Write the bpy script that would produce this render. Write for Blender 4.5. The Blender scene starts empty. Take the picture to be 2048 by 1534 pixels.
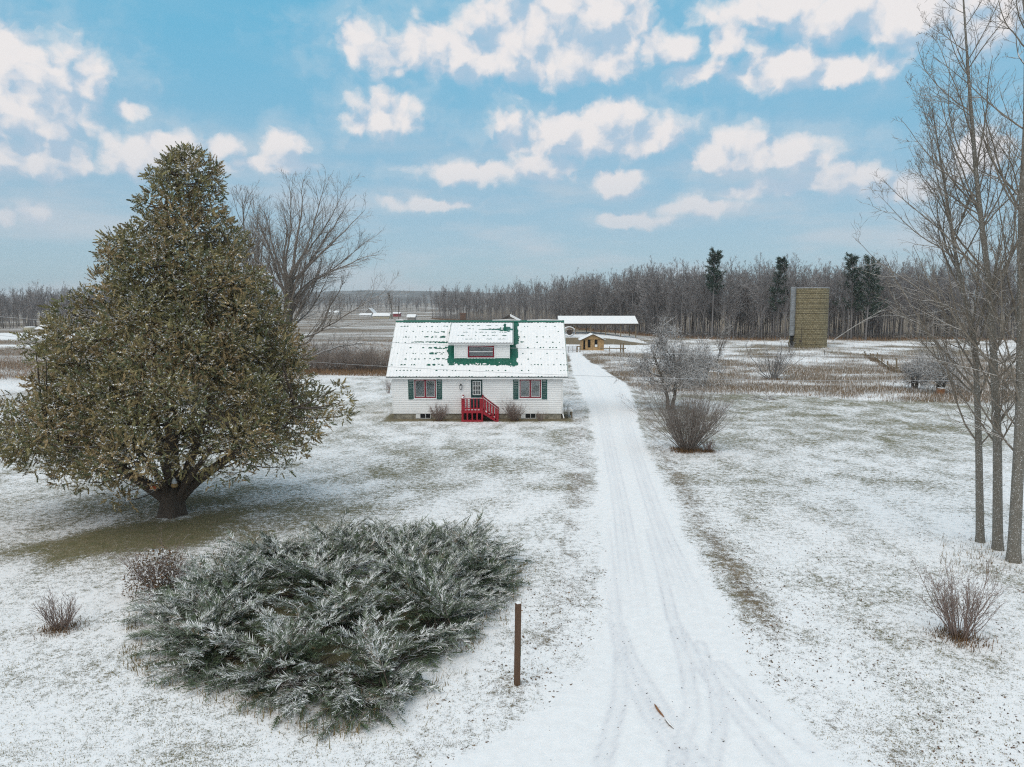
import bpy, math, random
import numpy as np
from mathutils import Vector, Matrix, Euler

R = math.radians
sc = bpy.context.scene
col = sc.collection

# ------------------------------------------------------------------ camera
FPX, CX, CY, PITCH, CAMH = 1462.0, 1024.0, 767.0, math.atan(157 / 1462.0), 8.0
cam_d = bpy.data.cameras.new('camera')
cam = bpy.data.objects.new('camera', cam_d); col.objects.link(cam)
cam.location = (0, 0, CAMH)
cam.rotation_euler = (math.pi / 2 - PITCH, 0, 0)
cam_d.sensor_width = 36.0; cam_d.lens = 36.0 * FPX / 2048
cam_d.clip_start = 0.1; cam_d.clip_end = 8000
sc.camera = cam
CT, ST = math.cos(PITCH), math.sin(PITCH)

def ray(px, py):                       # direction of a photo pixel, scaled so that its Y component is 1
    u, v = (px - CX) / FPX, -(py - CY) / FPX
    d = np.array([u, CT + v * ST, -ST + v * CT])
    return d / d[1]
def at(px, py, Y):                     # the point at depth Y along a pixel's direction
    d = ray(px, py); return np.array([d[0] * Y, Y, CAMH + d[2] * Y])
def gp(px, py, z=0.0):                 # where a pixel's direction meets level ground
    d = ray(px, py); t = (z - CAMH) / d[2]
    return np.array([d[0] * t, t, z])

# ------------------------------------------------------------------ world, sun, exposure
SUN_EL, SUN_AZ = R(52), R(205)          # azimuth clockwise from +Y: behind the camera, to the left
world = bpy.data.worlds.new('World'); sc.world = world; world.use_nodes = True

def build_world():
    nt = world.node_tree; nt.nodes.clear(); N = nt.nodes.new; L = nt.links.new
    def math_(op, a, b=None, c=None, clamp=False):
        n = N('ShaderNodeMath'); n.operation = op; n.use_clamp = clamp
        for i, v in enumerate((a, b, c)):
            if v is None: continue
            if isinstance(v, (int, float)): n.inputs[i].default_value = v
            else: L(v, n.inputs[i])
        return n.outputs[0]
    def vmath(op, a, b=None, c=None):
        n = N('ShaderNodeVectorMath'); n.operation = op
        for i, v in enumerate((a, b, c)):
            if v is None: continue
            if isinstance(v, tuple): n.inputs[i].default_value = v
            else: L(v, n.inputs[i])
        return n.outputs['Value'] if op in ('LENGTH', 'DOT_PRODUCT') else n.outputs[0]
    def remap(v, a, b, c, d, mode='SMOOTHSTEP'):
        n = N('ShaderNodeMapRange'); n.interpolation_type = mode
        L(v, n.inputs[0])
        for i, q in enumerate((a, b, c, d)): n.inputs[1 + i].default_value = q
        return n.outputs[0]
    def mix(f, a, b, bt='MIX'):
        n = N('ShaderNodeMix'); n.data_type = 'RGBA'; n.blend_type = bt
        for k, v in ((0, f), (6, a), (7, b)):
            if isinstance(v, (int, float)): n.inputs[k].default_value = v
            elif isinstance(v, tuple): n.inputs[k].default_value = (*v, 1)
            else: L(v, n.inputs[k])
        return n.outputs[2]
    def noise(vec, scale, detail, rough=.55):
        n = N('ShaderNodeTexNoise'); n.inputs['Scale'].default_value = scale
        n.inputs['Detail'].default_value = detail; n.inputs['Roughness'].default_value = rough
        L(vec, n.inputs['Vector']); return n
    tc = N('ShaderNodeTexCoord'); dirv = tc.outputs['Generated']
    sep = N('ShaderNodeSeparateXYZ'); L(dirv, sep.inputs[0])
    az = math_('ARCTAN2', sep.outputs[0], sep.outputs[1]); el = math_('ARCSINE', sep.outputs[2])
    comb = N('ShaderNodeCombineXYZ'); L(az, comb.inputs[0]); L(el, comb.inputs[1])
    p = comb.outputs[0]
    # lumpy warp of the cloud outlines
    w1 = noise(dirv, 9.0, 5.0); w2 = noise(dirv, 34.0, 5.0, .6)
    wv = vmath('ADD', vmath('MULTIPLY', vmath('SUBTRACT', w1.outputs['Color'], (.5, .5, .5)), (.05, .036, 0)),
               vmath('MULTIPLY', vmath('SUBTRACT', w2.outputs['Color'], (.5, .5, .5)), (.026, .020, 0)))
    pw = vmath('ADD', p, wv)
    blobs = [(15,85,50,38),(60,140,70,50),(110,180,110,70),(180,160,45,45),(80,235,160,32),(-60,190,110,90),(255,215,34,14),
        (85,315,105,33),(-20,310,70,34),(285,315,85,34),(345,290,70,24),(450,298,48,16),(570,300,38,32),(540,335,80,16),
        (75,430,36,17),(12,434,26,13),(715,85,38,42),(800,110,70,42),(900,112,110,42),(1010,70,80,70),(1130,50,110,70),(1240,60,80,70),
        (1060,125,150,32),(1200,120,110,32),(1350,95,38,26),(1455,78,36,30),(1400,150,92,22),(1555,128,72,42),(1680,142,100,22),(1765,138,34,24),
        (1540,15,150,26),(1720,35,190,30),(1860,20,150,44),(2000,10,120,60),(775,238,64,34),(728,250,34,22),
        (1018,268,38,32),(1120,262,78,44),(1220,250,74,44),(1330,272,56,28),(1190,292,150,18),(1490,296,88,36),(1430,320,92,16),(1590,322,66,15),
        (950,345,110,22),(1090,340,90,24),(1245,368,46,24),(1540,380,110,13),(1680,365,95,24),(1790,372,80,24),(1950,305,80,32),
        (1400,412,76,14),(1265,440,76,14),(870,410,90,10),
        (1090,80,220,62),(900,108,170,44),(1580,148,170,26),(1190,268,160,36),(1500,304,140,28),(95,195,120,80),(1780,40,220,36),(760,240,70,34)]
    grp = bpy.data.node_groups.new('cloud_field', 'ShaderNodeTree')
    grp.interface.new_socket('P', in_out='INPUT', socket_type='NodeSocketVector')
    grp.interface.new_socket('F', in_out='OUTPUT', socket_type='NodeSocketFloat')
    gi = grp.nodes.new('NodeGroupInput'); go = grp.nodes.new('NodeGroupOutput'); acc = None
    for (x, y, rx, ry) in blobs:
        d = ray(x, y); a0 = math.atan2(d[0], d[1]); e0 = math.atan2(d[2], math.hypot(d[0], d[1]))
        sx = FPX / (rx * 1.16) / (math.cos(a0) ** 2) ; sy = FPX / (ry * 1.28) / math.cos(e0)
        m = grp.nodes.new('ShaderNodeVectorMath'); m.operation = 'MULTIPLY_ADD'
        m.inputs[1].default_value = (sx, sy, 0); m.inputs[2].default_value = (-a0 * sx, -e0 * sy, 0)
        grp.links.new(gi.outputs[0], m.inputs[0])
        l = grp.nodes.new('ShaderNodeVectorMath'); l.operation = 'LENGTH'; grp.links.new(m.outputs[0], l.inputs[0])
        if acc is None: acc = l.outputs['Value']
        else:
            s = grp.nodes.new('ShaderNodeMath'); s.operation = 'SMOOTH_MIN'; s.inputs[2].default_value = .25
            grp.links.new(acc, s.inputs[0]); grp.links.new(l.outputs['Value'], s.inputs[1]); acc = s.outputs[0]
    grp.links.new(acc, go.inputs[0])
    def billow(v):
        n = N('ShaderNodeTexVoronoi'); n.voronoi_dimensions = '2D'; n.feature = 'F1'; n.inputs['Scale'].default_value = 21.0; n.inputs['Detail'].default_value = 2.0; n.inputs['Roughness'].default_value = .5
        L(v, n.inputs['Vector']); return n.outputs['Distance']
    def field(v):
        g = N('ShaderNodeGroup'); g.node_tree = grp; L(v, g.inputs[0]); return g.outputs[0]
    f0 = field(pw)
    # out of view the cumulus goes on, made fuller and brighter to neutralise the light
    gen = noise(vmath('MULTIPLY', p, (1.0, 2.1, 1.0)), 3.3, 7.0)
    gf = remap(gen.outputs['Fac'], .56, .40, .45, 1.7, 'LINEAR')
    out_az = remap(math_('ABSOLUTE', az), .66, .74, 0, 1); out_el = remap(el, .43, .52, 0, 1)
    outside = math_('MAXIMUM', out_az, out_el)
    gf = math_('ADD', gf, math_('MULTIPLY', math_('SUBTRACT', 1.0, outside), 3.0))
    fld = math_('MINIMUM', f0, gf)
    det = noise(vmath('MULTIPLY', pw, (1, 1.25, 1)), 17.0, 8.0, .62)
    fl = math_('ADD', fld, math_('MULTIPLY', math_('SUBTRACT', det.outputs['Fac'], .5), 1.1))
    fl = math_('ADD', fl, math_('MULTIPLY', math_('SUBTRACT', billow(pw), .45), .5))
    dens = remap(fl, 1.42, .66, 0, 1)
    halo = remap(math_('MULTIPLY_ADD', math_('SUBTRACT', det.outputs['Fac'], .5), 2.6, fld), 2.1, .9, 0, .22)
    dens = math_('MAXIMUM', dens, halo)
    # top of each cloud catches the light, its base is in its own shade
    pu = vmath('ADD', pw, (-.012, .024, 0))
    f1 = field(pu)
    det2 = noise(vmath('MULTIPLY', pu, (1, 1.25, 1)), 17.0, 5.0, .58)
    shade = math_('ADD', math_('MULTIPLY', math_('SUBTRACT', f1, f0), 1.0),
                  math_('MULTIPLY', math_('SUBTRACT', det.outputs['Fac'], det2.outputs['Fac']), -2.5))
    shade = math_('ADD', shade, math_('MULTIPLY', math_('SUBTRACT', billow(pu), billow(pw)), 1.5))
    lit = remap(math_('MULTIPLY_ADD', outside, .25, shade), -.75, .80, 0, 1)  # unseen clouds are brightened beyond those in view
    low = remap(el, .02, .26, 0, 1)
    sky = N('ShaderNodeTexSky'); sky.sky_type = 'NISHITA'; sky.sun_disc = False
    sky.sun_elevation = SUN_EL; sky.sun_rotation = SUN_AZ
    sky.altitude = 200; sky.air_density = 1.0; sky.dust_density = .6; sky.ozone_density = 1.5
    base = mix(1.0, sky.outputs[0], SKY_TINT, 'MULTIPLY')
    # thin high veil
    veil = noise(vmath('MULTIPLY', p, (1, 4.2, 1)), 4.5, 6.0)
    air = mix(remap(el, .02, .36, 0, 1), (3.0, 4.15, 5.0), (1.28, 4.05, 5.75))
    base = mix(.86, base, air)
    vf = math_('MULTIPLY', remap(veil.outputs['Fac'], .42, .68, .0, .62), remap(el, .10, .27, 1.0, .12))
    base = mix(vf, base, (4.9, 5.3, 5.8))
    cl_lit = mix(low, (5.3, 5.6, 6.1), (7.2, 6.9, 6.85)); cl_dark = mix(low, (3.9, 4.7, 5.6), (3.9, 4.9, 6.0))
    cloud = mix(lit, cl_dark, cl_lit)
    dens = math_('MULTIPLY', dens, remap(el, .0, .2, .58, .97))
    dens = math_('MULTIPLY', dens, remap(lit, 0, .5, .80, 1.0))
    out = mix(dens, base, cloud)
    bg = N('ShaderNodeBackground'); bg.inputs['Strength'].default_value = .1; L(out, bg.inputs[0])
    o = N('ShaderNodeOutputWorld'); L(bg.outputs[0], o.inputs[0])
SKY_TINT = (1.0, 1.22, 1.30)
build_world()
world.cycles.sampling_method = 'MANUAL'; world.cycles.sample_map_resolution = 512

sun_d = bpy.data.lights.new('sun', 'SUN'); sun_d.energy = 1.4; sun_d.angle = R(70); sun_d.color = (1, .88, .74)
sun = bpy.data.objects.new('sun', sun_d); col.objects.link(sun)
sv = Vector((math.sin(SUN_AZ) * math.cos(SUN_EL), math.cos(SUN_AZ) * math.cos(SUN_EL), math.sin(SUN_EL)))
sun.rotation_euler = sv.to_track_quat('Z', 'Y').to_euler(); sun.location = (-20, -20, 60)

vs = sc.view_settings
vs.view_transform = 'Standard'; vs.look = 'None'; vs.gamma = 1; vs.use_curve_mapping = False; vs.exposure = 0.27
sc.cycles.use_denoising = False
sc.cycles.max_bounces = 6; sc.cycles.diffuse_bounces = 3; sc.cycles.glossy_bounces = 2
sc.cycles.transmission_bounces = 3; sc.cycles.transparent_max_bounces = 8; sc.cycles.volume_bounces = 0; sc.cycles.filter_width = 1.15
sc.cycles.caustics_reflective = False; sc.cycles.caustics_refractive = False

# ------------------------------------------------------------------ helpers
rng = np.random.default_rng(7)

def vnoise(x, y, scale, seed=0, octaves=1):
    x = np.asarray(x, float); y = np.asarray(y, float); out = 0; amp = 1.0; tot = 0
    for o in range(octaves):
        u, v = x * scale * 2 ** o + 37.1 * o, y * scale * 2 ** o - 11.7 * o
        i, j = np.floor(u).astype(np.int64), np.floor(v).astype(np.int64); fu, fv = u - i, v - j
        fu = fu * fu * (3 - 2 * fu); fv = fv * fv * (3 - 2 * fv)
        def h(a, b):
            n = (a * 374761393 + b * 668265263 + (seed + o) * 974634777) & 0xffffffff
            n = ((n ^ (n >> 13)) * 1274126177) & 0xffffffff
            return ((n ^ (n >> 16)) & 0xffff) / 65535.0
        out = out + amp * ((h(i, j) * (1 - fu) + h(i + 1, j) * fu) * (1 - fv) + (h(i, j + 1) * (1 - fu) + h(i + 1, j + 1) * fu) * fv)
        tot += amp; amp *= .5
    return out / tot
def sstep(a, b, x):
    t = np.clip((np.asarray(x, float) - a) / (b - a), 0, 1); return t * t * (3 - 2 * t)

def mesh_np(name, V, F, smooth=False, attrs=None, mats=None):
    """V (n,3); F an (m,k) array or a list of such arrays (k = 3 or 4)."""
    if not isinstance(F, list): F = [F]
    F = [np.asarray(f, np.int32) for f in F if len(f)]
    V = np.asarray(V, np.float32)
    me = bpy.data.meshes.new(name)
    me.vertices.add(len(V)); me.vertices.foreach_set('co', V.ravel())
    nl = sum(f.size for f in F); npol = sum(len(f) for f in F)
    me.loops.add(nl); me.polygons.add(npol)
    me.loops.foreach_set('vertex_index', np.concatenate([f.ravel() for f in F]))
    tot = np.concatenate([np.full(len(f), f.shape[1], np.int32) for f in F])
    st = np.zeros(npol, np.int32); st[1:] = np.cumsum(tot)[:-1]
    me.polygons.foreach_set('loop_start', st); me.polygons.foreach_set('loop_total', tot)
    me.polygons.foreach_set('use_smooth', np.full(npol, smooth, bool))
    for k, a in (attrs or {}).items():
        a = np.asarray(a, np.float32)
        if a.ndim == 2:
            at_ = me.attributes.new(k, 'FLOAT_COLOR', 'POINT')
            c = np.ones((len(V), 4), np.float32); c[:, :3] = a; at_.data.foreach_set('color', c.ravel())
        else:
            at_ = me.attributes.new(k, 'FLOAT', 'POINT'); at_.data.foreach_set('value', a)
    me.update(calc_edges=True)
    return me

def tag(o, label=None, cat=None, group=None, kind=None):
    if label: o['label'] = label
    if cat: o['category'] = cat
    if group: o['group'] = group
    if kind: o['kind'] = kind
    return o
def link(name, me, mat=None, parent=None, loc=(0, 0, 0), rot=None, scale=None):
    o = bpy.data.objects.new(name, me); col.objects.link(o)
    if mat is not None and me is not None and len(me.materials) == 0: me.materials.append(mat)
    if parent is not None: o.parent = parent
    o.location = loc
    if rot is not None: o.rotation_euler = rot
    if scale is not None: o.scale = (scale,) * 3 if isinstance(scale, (int, float)) else scale
    return o
def empty(name, loc, label, cat, group=None, rz=0):
    o = bpy.data.objects.new(name, None); col.objects.link(o); o.location = loc; o.rotation_euler = (0, 0, rz)
    o.empty_display_size = .2
    return tag(o, label, cat, group)

class MB:                                  # collects faces, builds ONE mesh object; coordinates are world, made local to the parent
    def __init__(s): s.v = []; s.f = []
    def add(s, vs, fs):
        n = len(s.v); s.v += [tuple(map(float, q)) for q in vs]; s.f += [tuple(i + n for i in f) for f in fs]; return s
    def box(s, x0, x1, y0, y1, z0, z1):
        return s.add([(x0,y0,z0),(x1,y0,z0),(x1,y1,z0),(x0,y1,z0),(x0,y0,z1),(x1,y0,z1),(x1,y1,z1),(x0,y1,z1)],
                     [(0,3,2,1),(4,5,6,7),(0,1,5,4),(1,2,6,5),(2,3,7,6),(3,0,4,7)])
    def hull8(s, pts):                     # 8 corners in box order
        return s.add(pts, [(0,3,2,1),(4,5,6,7),(0,1,5,4),(1,2,6,5),(2,3,7,6),(3,0,4,7)])
    def beam(s, a, b, w, h, up=(0, 0, 1)):
        a, b = Vector(a), Vector(b); d = (b - a).normalized(); u = Vector(up)
        sd = d.cross(u).normalized() * w / 2; u2 = sd.cross(d).normalized() * h / 2
        return s.hull8([a-sd-u2, a+sd-u2, b+sd-u2, b-sd-u2, a-sd+u2, a+sd+u2, b+sd+u2, b-sd+u2])
    def tube(s, pts, r, n=8, caps=True):
        pts = [Vector(p) for p in pts]; rr = r if isinstance(r, (list, tuple)) else [r] * len(pts)
        base = len(s.v); k = len(pts)
        ref = None
        for i, p in enumerate(pts):
            t = (pts[min(i + 1, k - 1)] - pts[max(i - 1, 0)]).normalized()
            if ref is None: ref = Vector((0, 0, 1)) if abs(t.z) < .9 else Vector((1, 0, 0))
            a = t.cross(ref).normalized(); b = a.cross(t).normalized()
            for j in range(n):
                q = 2 * math.pi * j / n; w = p + (a * math.cos(q) + b * math.sin(q)) * rr[i]; s.v.append(tuple(w))
        for i in range(k - 1):
            for j in range(n):
                s.f.append((base+i*n+j, base+i*n+(j+1)%n, base+(i+1)*n+(j+1)%n, base+(i+1)*n+j))
        if caps:
            s.f.append(tuple(base + j for j in range(n))); s.f.append(tuple(base+(k-1)*n+j for j in range(n))[::-1])
        return s
    def build(s, name, mat, parent=None, smooth=False, kind=None):
        me = bpy.data.meshes.new(name)
        o0 = Vector(parent.matrix_world.translation) if parent is not None and parent.parent is None else None
        L0 = Vector((0, 0, 0))
        q = parent
        while q is not None: L0 += q.location; q = q.parent
        me.from_pydata([(v[0]-L0.x, v[1]-L0.y, v[2]-L0.z) for v in s.v], [], s.f)
        if smooth: me.polygons.foreach_set('use_smooth', [True] * len(me.polygons))
        me.update()
        o = link(name, me, mat, parent)
        if kind: o['kind'] = kind
        return o
def bx(name, mat, parent, *b): return MB().box(*b).build(name, mat, parent)

# ------------------------------------------------------------------ materials
class NT:
    def __init__(s, name):
        s.m = bpy.data.materials.new(name); s.m.use_nodes = True; s.t = s.m.node_tree; s.t.nodes.clear()
        s.out = s.t.nodes.new('ShaderNodeOutputMaterial'); s.b = s.t.nodes.new('ShaderNodeBsdfPrincipled')
        s.t.links.new(s.b.outputs[0], s.out.inputs[0])
        s.geo = s.t.nodes.new('ShaderNodeNewGeometry'); s.pos = s.geo.outputs['Position']
        s.b.inputs['Specular IOR Level'].default_value = .25
    def n(s, t): return s.t.nodes.new(t)
    def put(s, v, sock):
        if isinstance(v, (int, float)): sock.default_value = v
        elif isinstance(v, tuple): sock.default_value = (*v, 1) if len(sock.default_value) == 4 and len(v) == 3 else v
        else: s.t.links.new(v, sock)
    def math(s, op, a, b=None, c=None, clamp=False):
        n = s.n('ShaderNodeMath'); n.operation = op; n.use_clamp = clamp
        for i, v in enumerate((a, b, c)):
            if v is not None: s.put(v, n.inputs[i])
        return n.outputs[0]
    def remap(s, v, a, b, c=0., d=1., mode='SMOOTHSTEP'):
        n = s.n('ShaderNodeMapRange'); n.interpolation_type = mode; s.put(v, n.inputs[0])
        for i, q in enumerate((a, b, c, d)): s.put(q, n.inputs[1 + i])
        return n.outputs[0]
    def mix(s, f, a, b, bt='MIX'):
        n = s.n('ShaderNodeMix'); n.data_type = 'RGBA'; n.blend_type = bt
        s.put(f, n.inputs[0]); s.put(a, n.inputs[6]); s.put(b, n.inputs[7]); return n.outputs[2]
    def noise(s, scale, detail=3., rough=.55, vec=None, stretch=None):
        n = s.n('ShaderNodeTexNoise'); s.put(float(scale), n.inputs['Scale']); s.put(float(detail), n.inputs['Detail']); s.put(rough, n.inputs['Roughness'])
        v = vec if vec is not None else s.pos
        if stretch:
            m = s.n('ShaderNodeVectorMath'); m.operation = 'MULTIPLY'; s.put(v, m.inputs[0]); m.inputs[1].default_value = stretch; v = m.outputs[0]
        s.put(v, n.inputs['Vector']); return n.outputs['Fac']
    def attr(s, name):
        n = s.n('ShaderNodeAttribute'); n.attribute_name = name; return n
    def objco(s): return s.n('ShaderNodeTexCoord').outputs['Object']
    def objrand(s): return s.n('ShaderNodeObjectInfo').outputs['Random']
    def bump(s, h, strength=.4, dist=.02):
        n = s.n('ShaderNodeBump'); n.inputs['Strength'].default_value = strength; n.inputs['Distance'].default_value = dist
        s.put(h, n.inputs['Height']); s.t.links.new(n.outputs[0], s.b.inputs['Normal'])
    def fin(s, color, rough=.8, spec=None, metal=None):
        s.put(color, s.b.inputs['Base Color']); s.put(rough, s.b.inputs['Roughness'])
        if spec is not None: s.b.inputs['Specular IOR Level'].default_value = spec
        if metal is not None: s.b.inputs['Metallic'].default_value = metal
        return s.m
SNOW = (.90, .885, .88)

def paint(name, c, var=.12, scale=3., rough=.55, bump=.0, spec=.3, dirt=None):
    t = NT(name); nz = t.noise(scale, 5, .6); d = tuple(q * (1 - var * 2) for q in c); l = tuple(min(1, q * (1 + var)) for q in c)
    cc = t.mix(t.remap(nz, .3, .7), d, l)
    if dirt:
        cc = t.mix(t.math('MULTIPLY', t.remap(t.noise(1.3, 6, .7, stretch=(1, 1, .35)), .5, .72), .45), cc, dirt)
    if bump: t.bump(t.noise(scale * 12, 3), bump, .01)
    return t.fin(cc, rough, spec)
def snowcap(name, c0, c1, thr=.35, scale=6., patch=.5, stretch=(1, 1, .25), side=.0, bump=.5):
    """bark or boards with real snow lying on what faces up; patch = how broken the cover is."""
    t = NT(name); nz = t.noise(scale * 2, 5, .65, stretch=stretch); cc = t.mix(t.remap(nz, .3, .7), c0, c1)
    nzp = t.noise(scale, 4, .6)
    sepn = t.n('ShaderNodeSeparateXYZ'); t.put(t.geo.outputs['Normal'], sepn.inputs[0])
    up = t.math('ADD', sepn.outputs[2], t.math('MULTIPLY', t.math('SUBTRACT', nzp, .5), patch * 2))
    m = t.remap(up, thr, thr + .18)
    if side: m = t.math('MAXIMUM', m, t.math('MULTIPLY', t.remap(t.noise(30, 2), .6, .68), side))
    if bump: t.bump(nz, bump, .02)
    return t.fin(t.mix(m, cc, SNOW), .85, .2)
def leafmat(name, rough=.7, trans=.0):
    t = NT(name); t.b.inputs['Specular IOR Level'].default_value = .2
    return t.fin(t.attr('col').outputs['Color'], rough)
# ------------------------------------------------------------------ ground
HOUSE_Y = gp(954, 838)[1]
CEDAR = gp(345, 1030)

def gz(x, y):                       # height of the land
    x = np.asarray(x, float); y = np.asarray(y, float)
    far = sstep(56, 95, y) * sstep(6, 16, np.abs(x + 1))
    z = (vnoise(x, y, 1 / 9., 3, 3) - .5) * .16 + far * (vnoise(x, y, 1 / 14., 5, 3) - .5) * .7
    z = z * sstep(0, 4, np.maximum(np.abs(x + 2.4) - 6.3, np.abs(y - HOUSE_Y - 4) - 5.0))
    z = z + sstep(900, 2300, y) * 14 + sstep(500, 1500, np.abs(x)) * 6 * sstep(100, 600, y)
    return z
def gzf(x, y): return float(gz(np.array([x]), np.array([y]))[0])

# driveway edges, read off the photograph row by row: (row, left, right)
DR = [(1534, 880, 1700), (1470, 1010, 1600), (1400, 1110, 1540), (1330, 1180, 1492), (1260, 1200, 1462), (1200, 1206, 1438), (1140, 1208, 1404), (1080, 1208, 1370),
      (1020, 1208, 1340), (960, 1202, 1315), (900, 1194, 1292), (860, 1188, 1278), (820, 1180, 1270), (790, 1168, 1262), (765, 1156, 1250), (745, 1146, 1215), (728, 1143, 1186), (714, 1141, 1166), (705, 1140, 1157)]
_l = np.array([gp(a, r) for r, a, b in DR]); _r = np.array([gp(b, r) for r, a, b in DR])
DY = np.concatenate([[-12, 3, 9], _l[:, 1]]); DL = np.concatenate([[-14, -9, -3.6], _l[:, 0]]); DRR = np.concatenate([[22, 16, 9], _r[:, 0]])
def drive_sd(x, y):                 # metres inside the driveway (positive) or out of it
    l = np.interp(y, DY, DL); r = np.interp(y, DY, DRR)
    d = np.minimum(x - l, r - x)
    return np.where((y > DY[-1]) , -(y - DY[-1]) - .01, d)

def ell(x, y, c, rx, ry, rot=0):
    dx, dy = x - c[0], y - c[1]; a, b = math.cos(rot), math.sin(rot)
    return np.hypot((dx * a + dy * b) / rx, (-dx * b + dy * a) / ry)

def px_of(x, y): return CX + FPX * x / np.maximum(y * CT + CAMH * ST, 1)
def cover(x, y):                    # share of the grass that the thin snow hides
    x = np.asarray(x, float); y = np.asarray(y, float)
    c = np.interp(y, [8, 17, 24, 32, 46, 56, 70], [.82, .76, .71, .60, .57, .60, .68])
    right = sstep(4, 9, x)
    cr = np.interp(y, [8, 20, 30, 38, 46, 58], [.82, .75, .69, .59, .50, .46])
    c = c * (1 - right) + cr * right
    c = c + (vnoise(x, y * .8, 1 / 3.2, 11, 4) - .5) * .40
    c = c + (vnoise(x, y * .8, 1 / .9, 12, 4) - .5) * .62
    # bare under the cedar
    p1 = gp(190, 1088); p2 = gp(400, 1065); p3 = gp(120, 1050)
    wob = (vnoise(x, y, .7, 15, 3) - .5) * .6
    c = c - .46 * (1 - sstep(.10, 1.4, ell(x, y, p1, 4.4, 2.2, .1) + wob))
    c = c - .38 * (1 - sstep(.10, 1.4, ell(x, y, p2, 4.2, 2.2) + wob))
    c = c - .28 * (1 - sstep(.3, 1.2, ell(x, y, (CEDAR[0], CEDAR[1] + .5), 7.5, 3.6) + wob))
    jc = gp(660, 1240); c = c - .7 * (1 - sstep(.7, 1.05, ell(x, y, jc, 4.0, 3.6) + wob * .5))
    # under the roof edge and along the foundation
    dh = np.maximum(np.abs(x + 2.45) - 6.0, np.abs(y - HOUSE_Y - 4.2) - 4.75)
    c = np.where(y < HOUSE_Y + 9, c - .75 * (1 - sstep(.1, .8, dh + wob * .6)), c)
    # verge to the right of the drive
    sd = drive_sd(x, y)
    vg = np.exp(-((sd + 1.0 + wob * .5) / .5) ** 2) * (x > np.interp(y, DY, (DL + DRR) / 2)) * sstep(14, 18, y) * (1 - sstep(34, 40, y))
    c = c - .40 * vg * (.25 + .9 * vnoise(x, y, 2.6, 19, 3))
    lf = np.exp(-((sd + 1.3 + wob * .6) / .45) ** 2) * (x < np.interp(y, DY, (DL + DRR) / 2)) * sstep(13, 16, y) * (1 - sstep(28, 36, y))
    c = c - .22 * lf * (vnoise(x, y, .8, 18, 2) > .45)
    # rough land to the right, beyond the lawn
    b = rough(x, y); cb = .36 + (vnoise(x, y, 1 / 5., 21, 3) - .5) * 1.7
    cb = cb + .20 * sstep(96, 125, y) * sstep(10, 20, x)
    c = c * (1 - b) + cb * b
    # fields far left: brown, with white strips
    fl = field(x, y); cf = .30 + (vnoise(x, y * 2.5, 1 / 30., 23, 3) - .5) * .9
    strip = np.exp(-((y - 148 - x * .05) / 4) ** 2) + np.exp(-((y - 190) / 16) ** 2) + .6 * np.exp(-((y - 72) / 7) ** 2)
    cf = np.where((x < -45) & (px_of(x, y) < 460), cf + .9 * strip, cf)
    c = c * (1 - fl) + cf * fl
    # white yard by the shed and the barn
    yd = (1 - sstep(.8, 1.2, ell(x, y, (16, 138), 22, 14))); c = c * (1 - yd) + .9 * yd
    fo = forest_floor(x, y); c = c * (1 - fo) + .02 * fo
    return np.clip(c, -.1, 1.25)
def rough(x, y):
    w = (vnoise(x, y, 1 / 6., 31, 3) - .5) * 7
    # the lawn's far edge on the right, then the strip in front of the shed
    e = np.interp(x, [6, 10, 14, 22, 32, 48], [92, 73, 66, 66, 61, 57])
    return sstep(-1.2, 1.6, y - e - w * .4) * sstep(5.5, 9, x + w * .25) * (1 - sstep(300, 420, y))
def field(x, y):
    w = (vnoise(x, y, 1 / 8., 33, 3) - .5) * 8
    a = sstep(60, 72, y + w) * (1 - sstep(-26, -20, x + w * .3))
    b = sstep(86, 92, y + w * .3) * (1 - sstep(2, 6, x + w * .2))
    c = sstep(160, 200, y)
    return np.maximum(np.maximum(a, b), c)
FE = [(862, 437, 433), (900, 640, 392), (1000, 645, 334), (1120, 655, 260), (1200, 663, 220), (1276, 668, 196), (1340, 0, 178), (1420, 0, 172), (1600, 0, 170), (1800, 0, 167), (2048, 0, 165), (2400, 0, 160)]
FEP = np.array([[(a - CX) / FPX * d * .995, d] for a, _, d in FE])
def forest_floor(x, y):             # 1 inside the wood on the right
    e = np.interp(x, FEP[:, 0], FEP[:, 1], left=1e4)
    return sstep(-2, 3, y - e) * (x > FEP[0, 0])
def brown(x, y):
    b = np.maximum(rough(x, y), np.maximum(field(x, y), forest_floor(x, y)))
    far = 1 - .35 * sstep(100, 130, y) * sstep(12, 22, x) * (1 - forest_floor(x, y))
    dh = np.maximum(np.abs(x + 2.45) - 6.0, np.abs(y - HOUSE_Y - 4.2) - 4.75)
    vg = np.exp(-((drive_sd(x, y) + 1.0) / .6) ** 2) * .8
    b = np.maximum(b, vg)
    return np.maximum(b * far, .55 * (1 - sstep(.0, .9, dh)))

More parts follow.
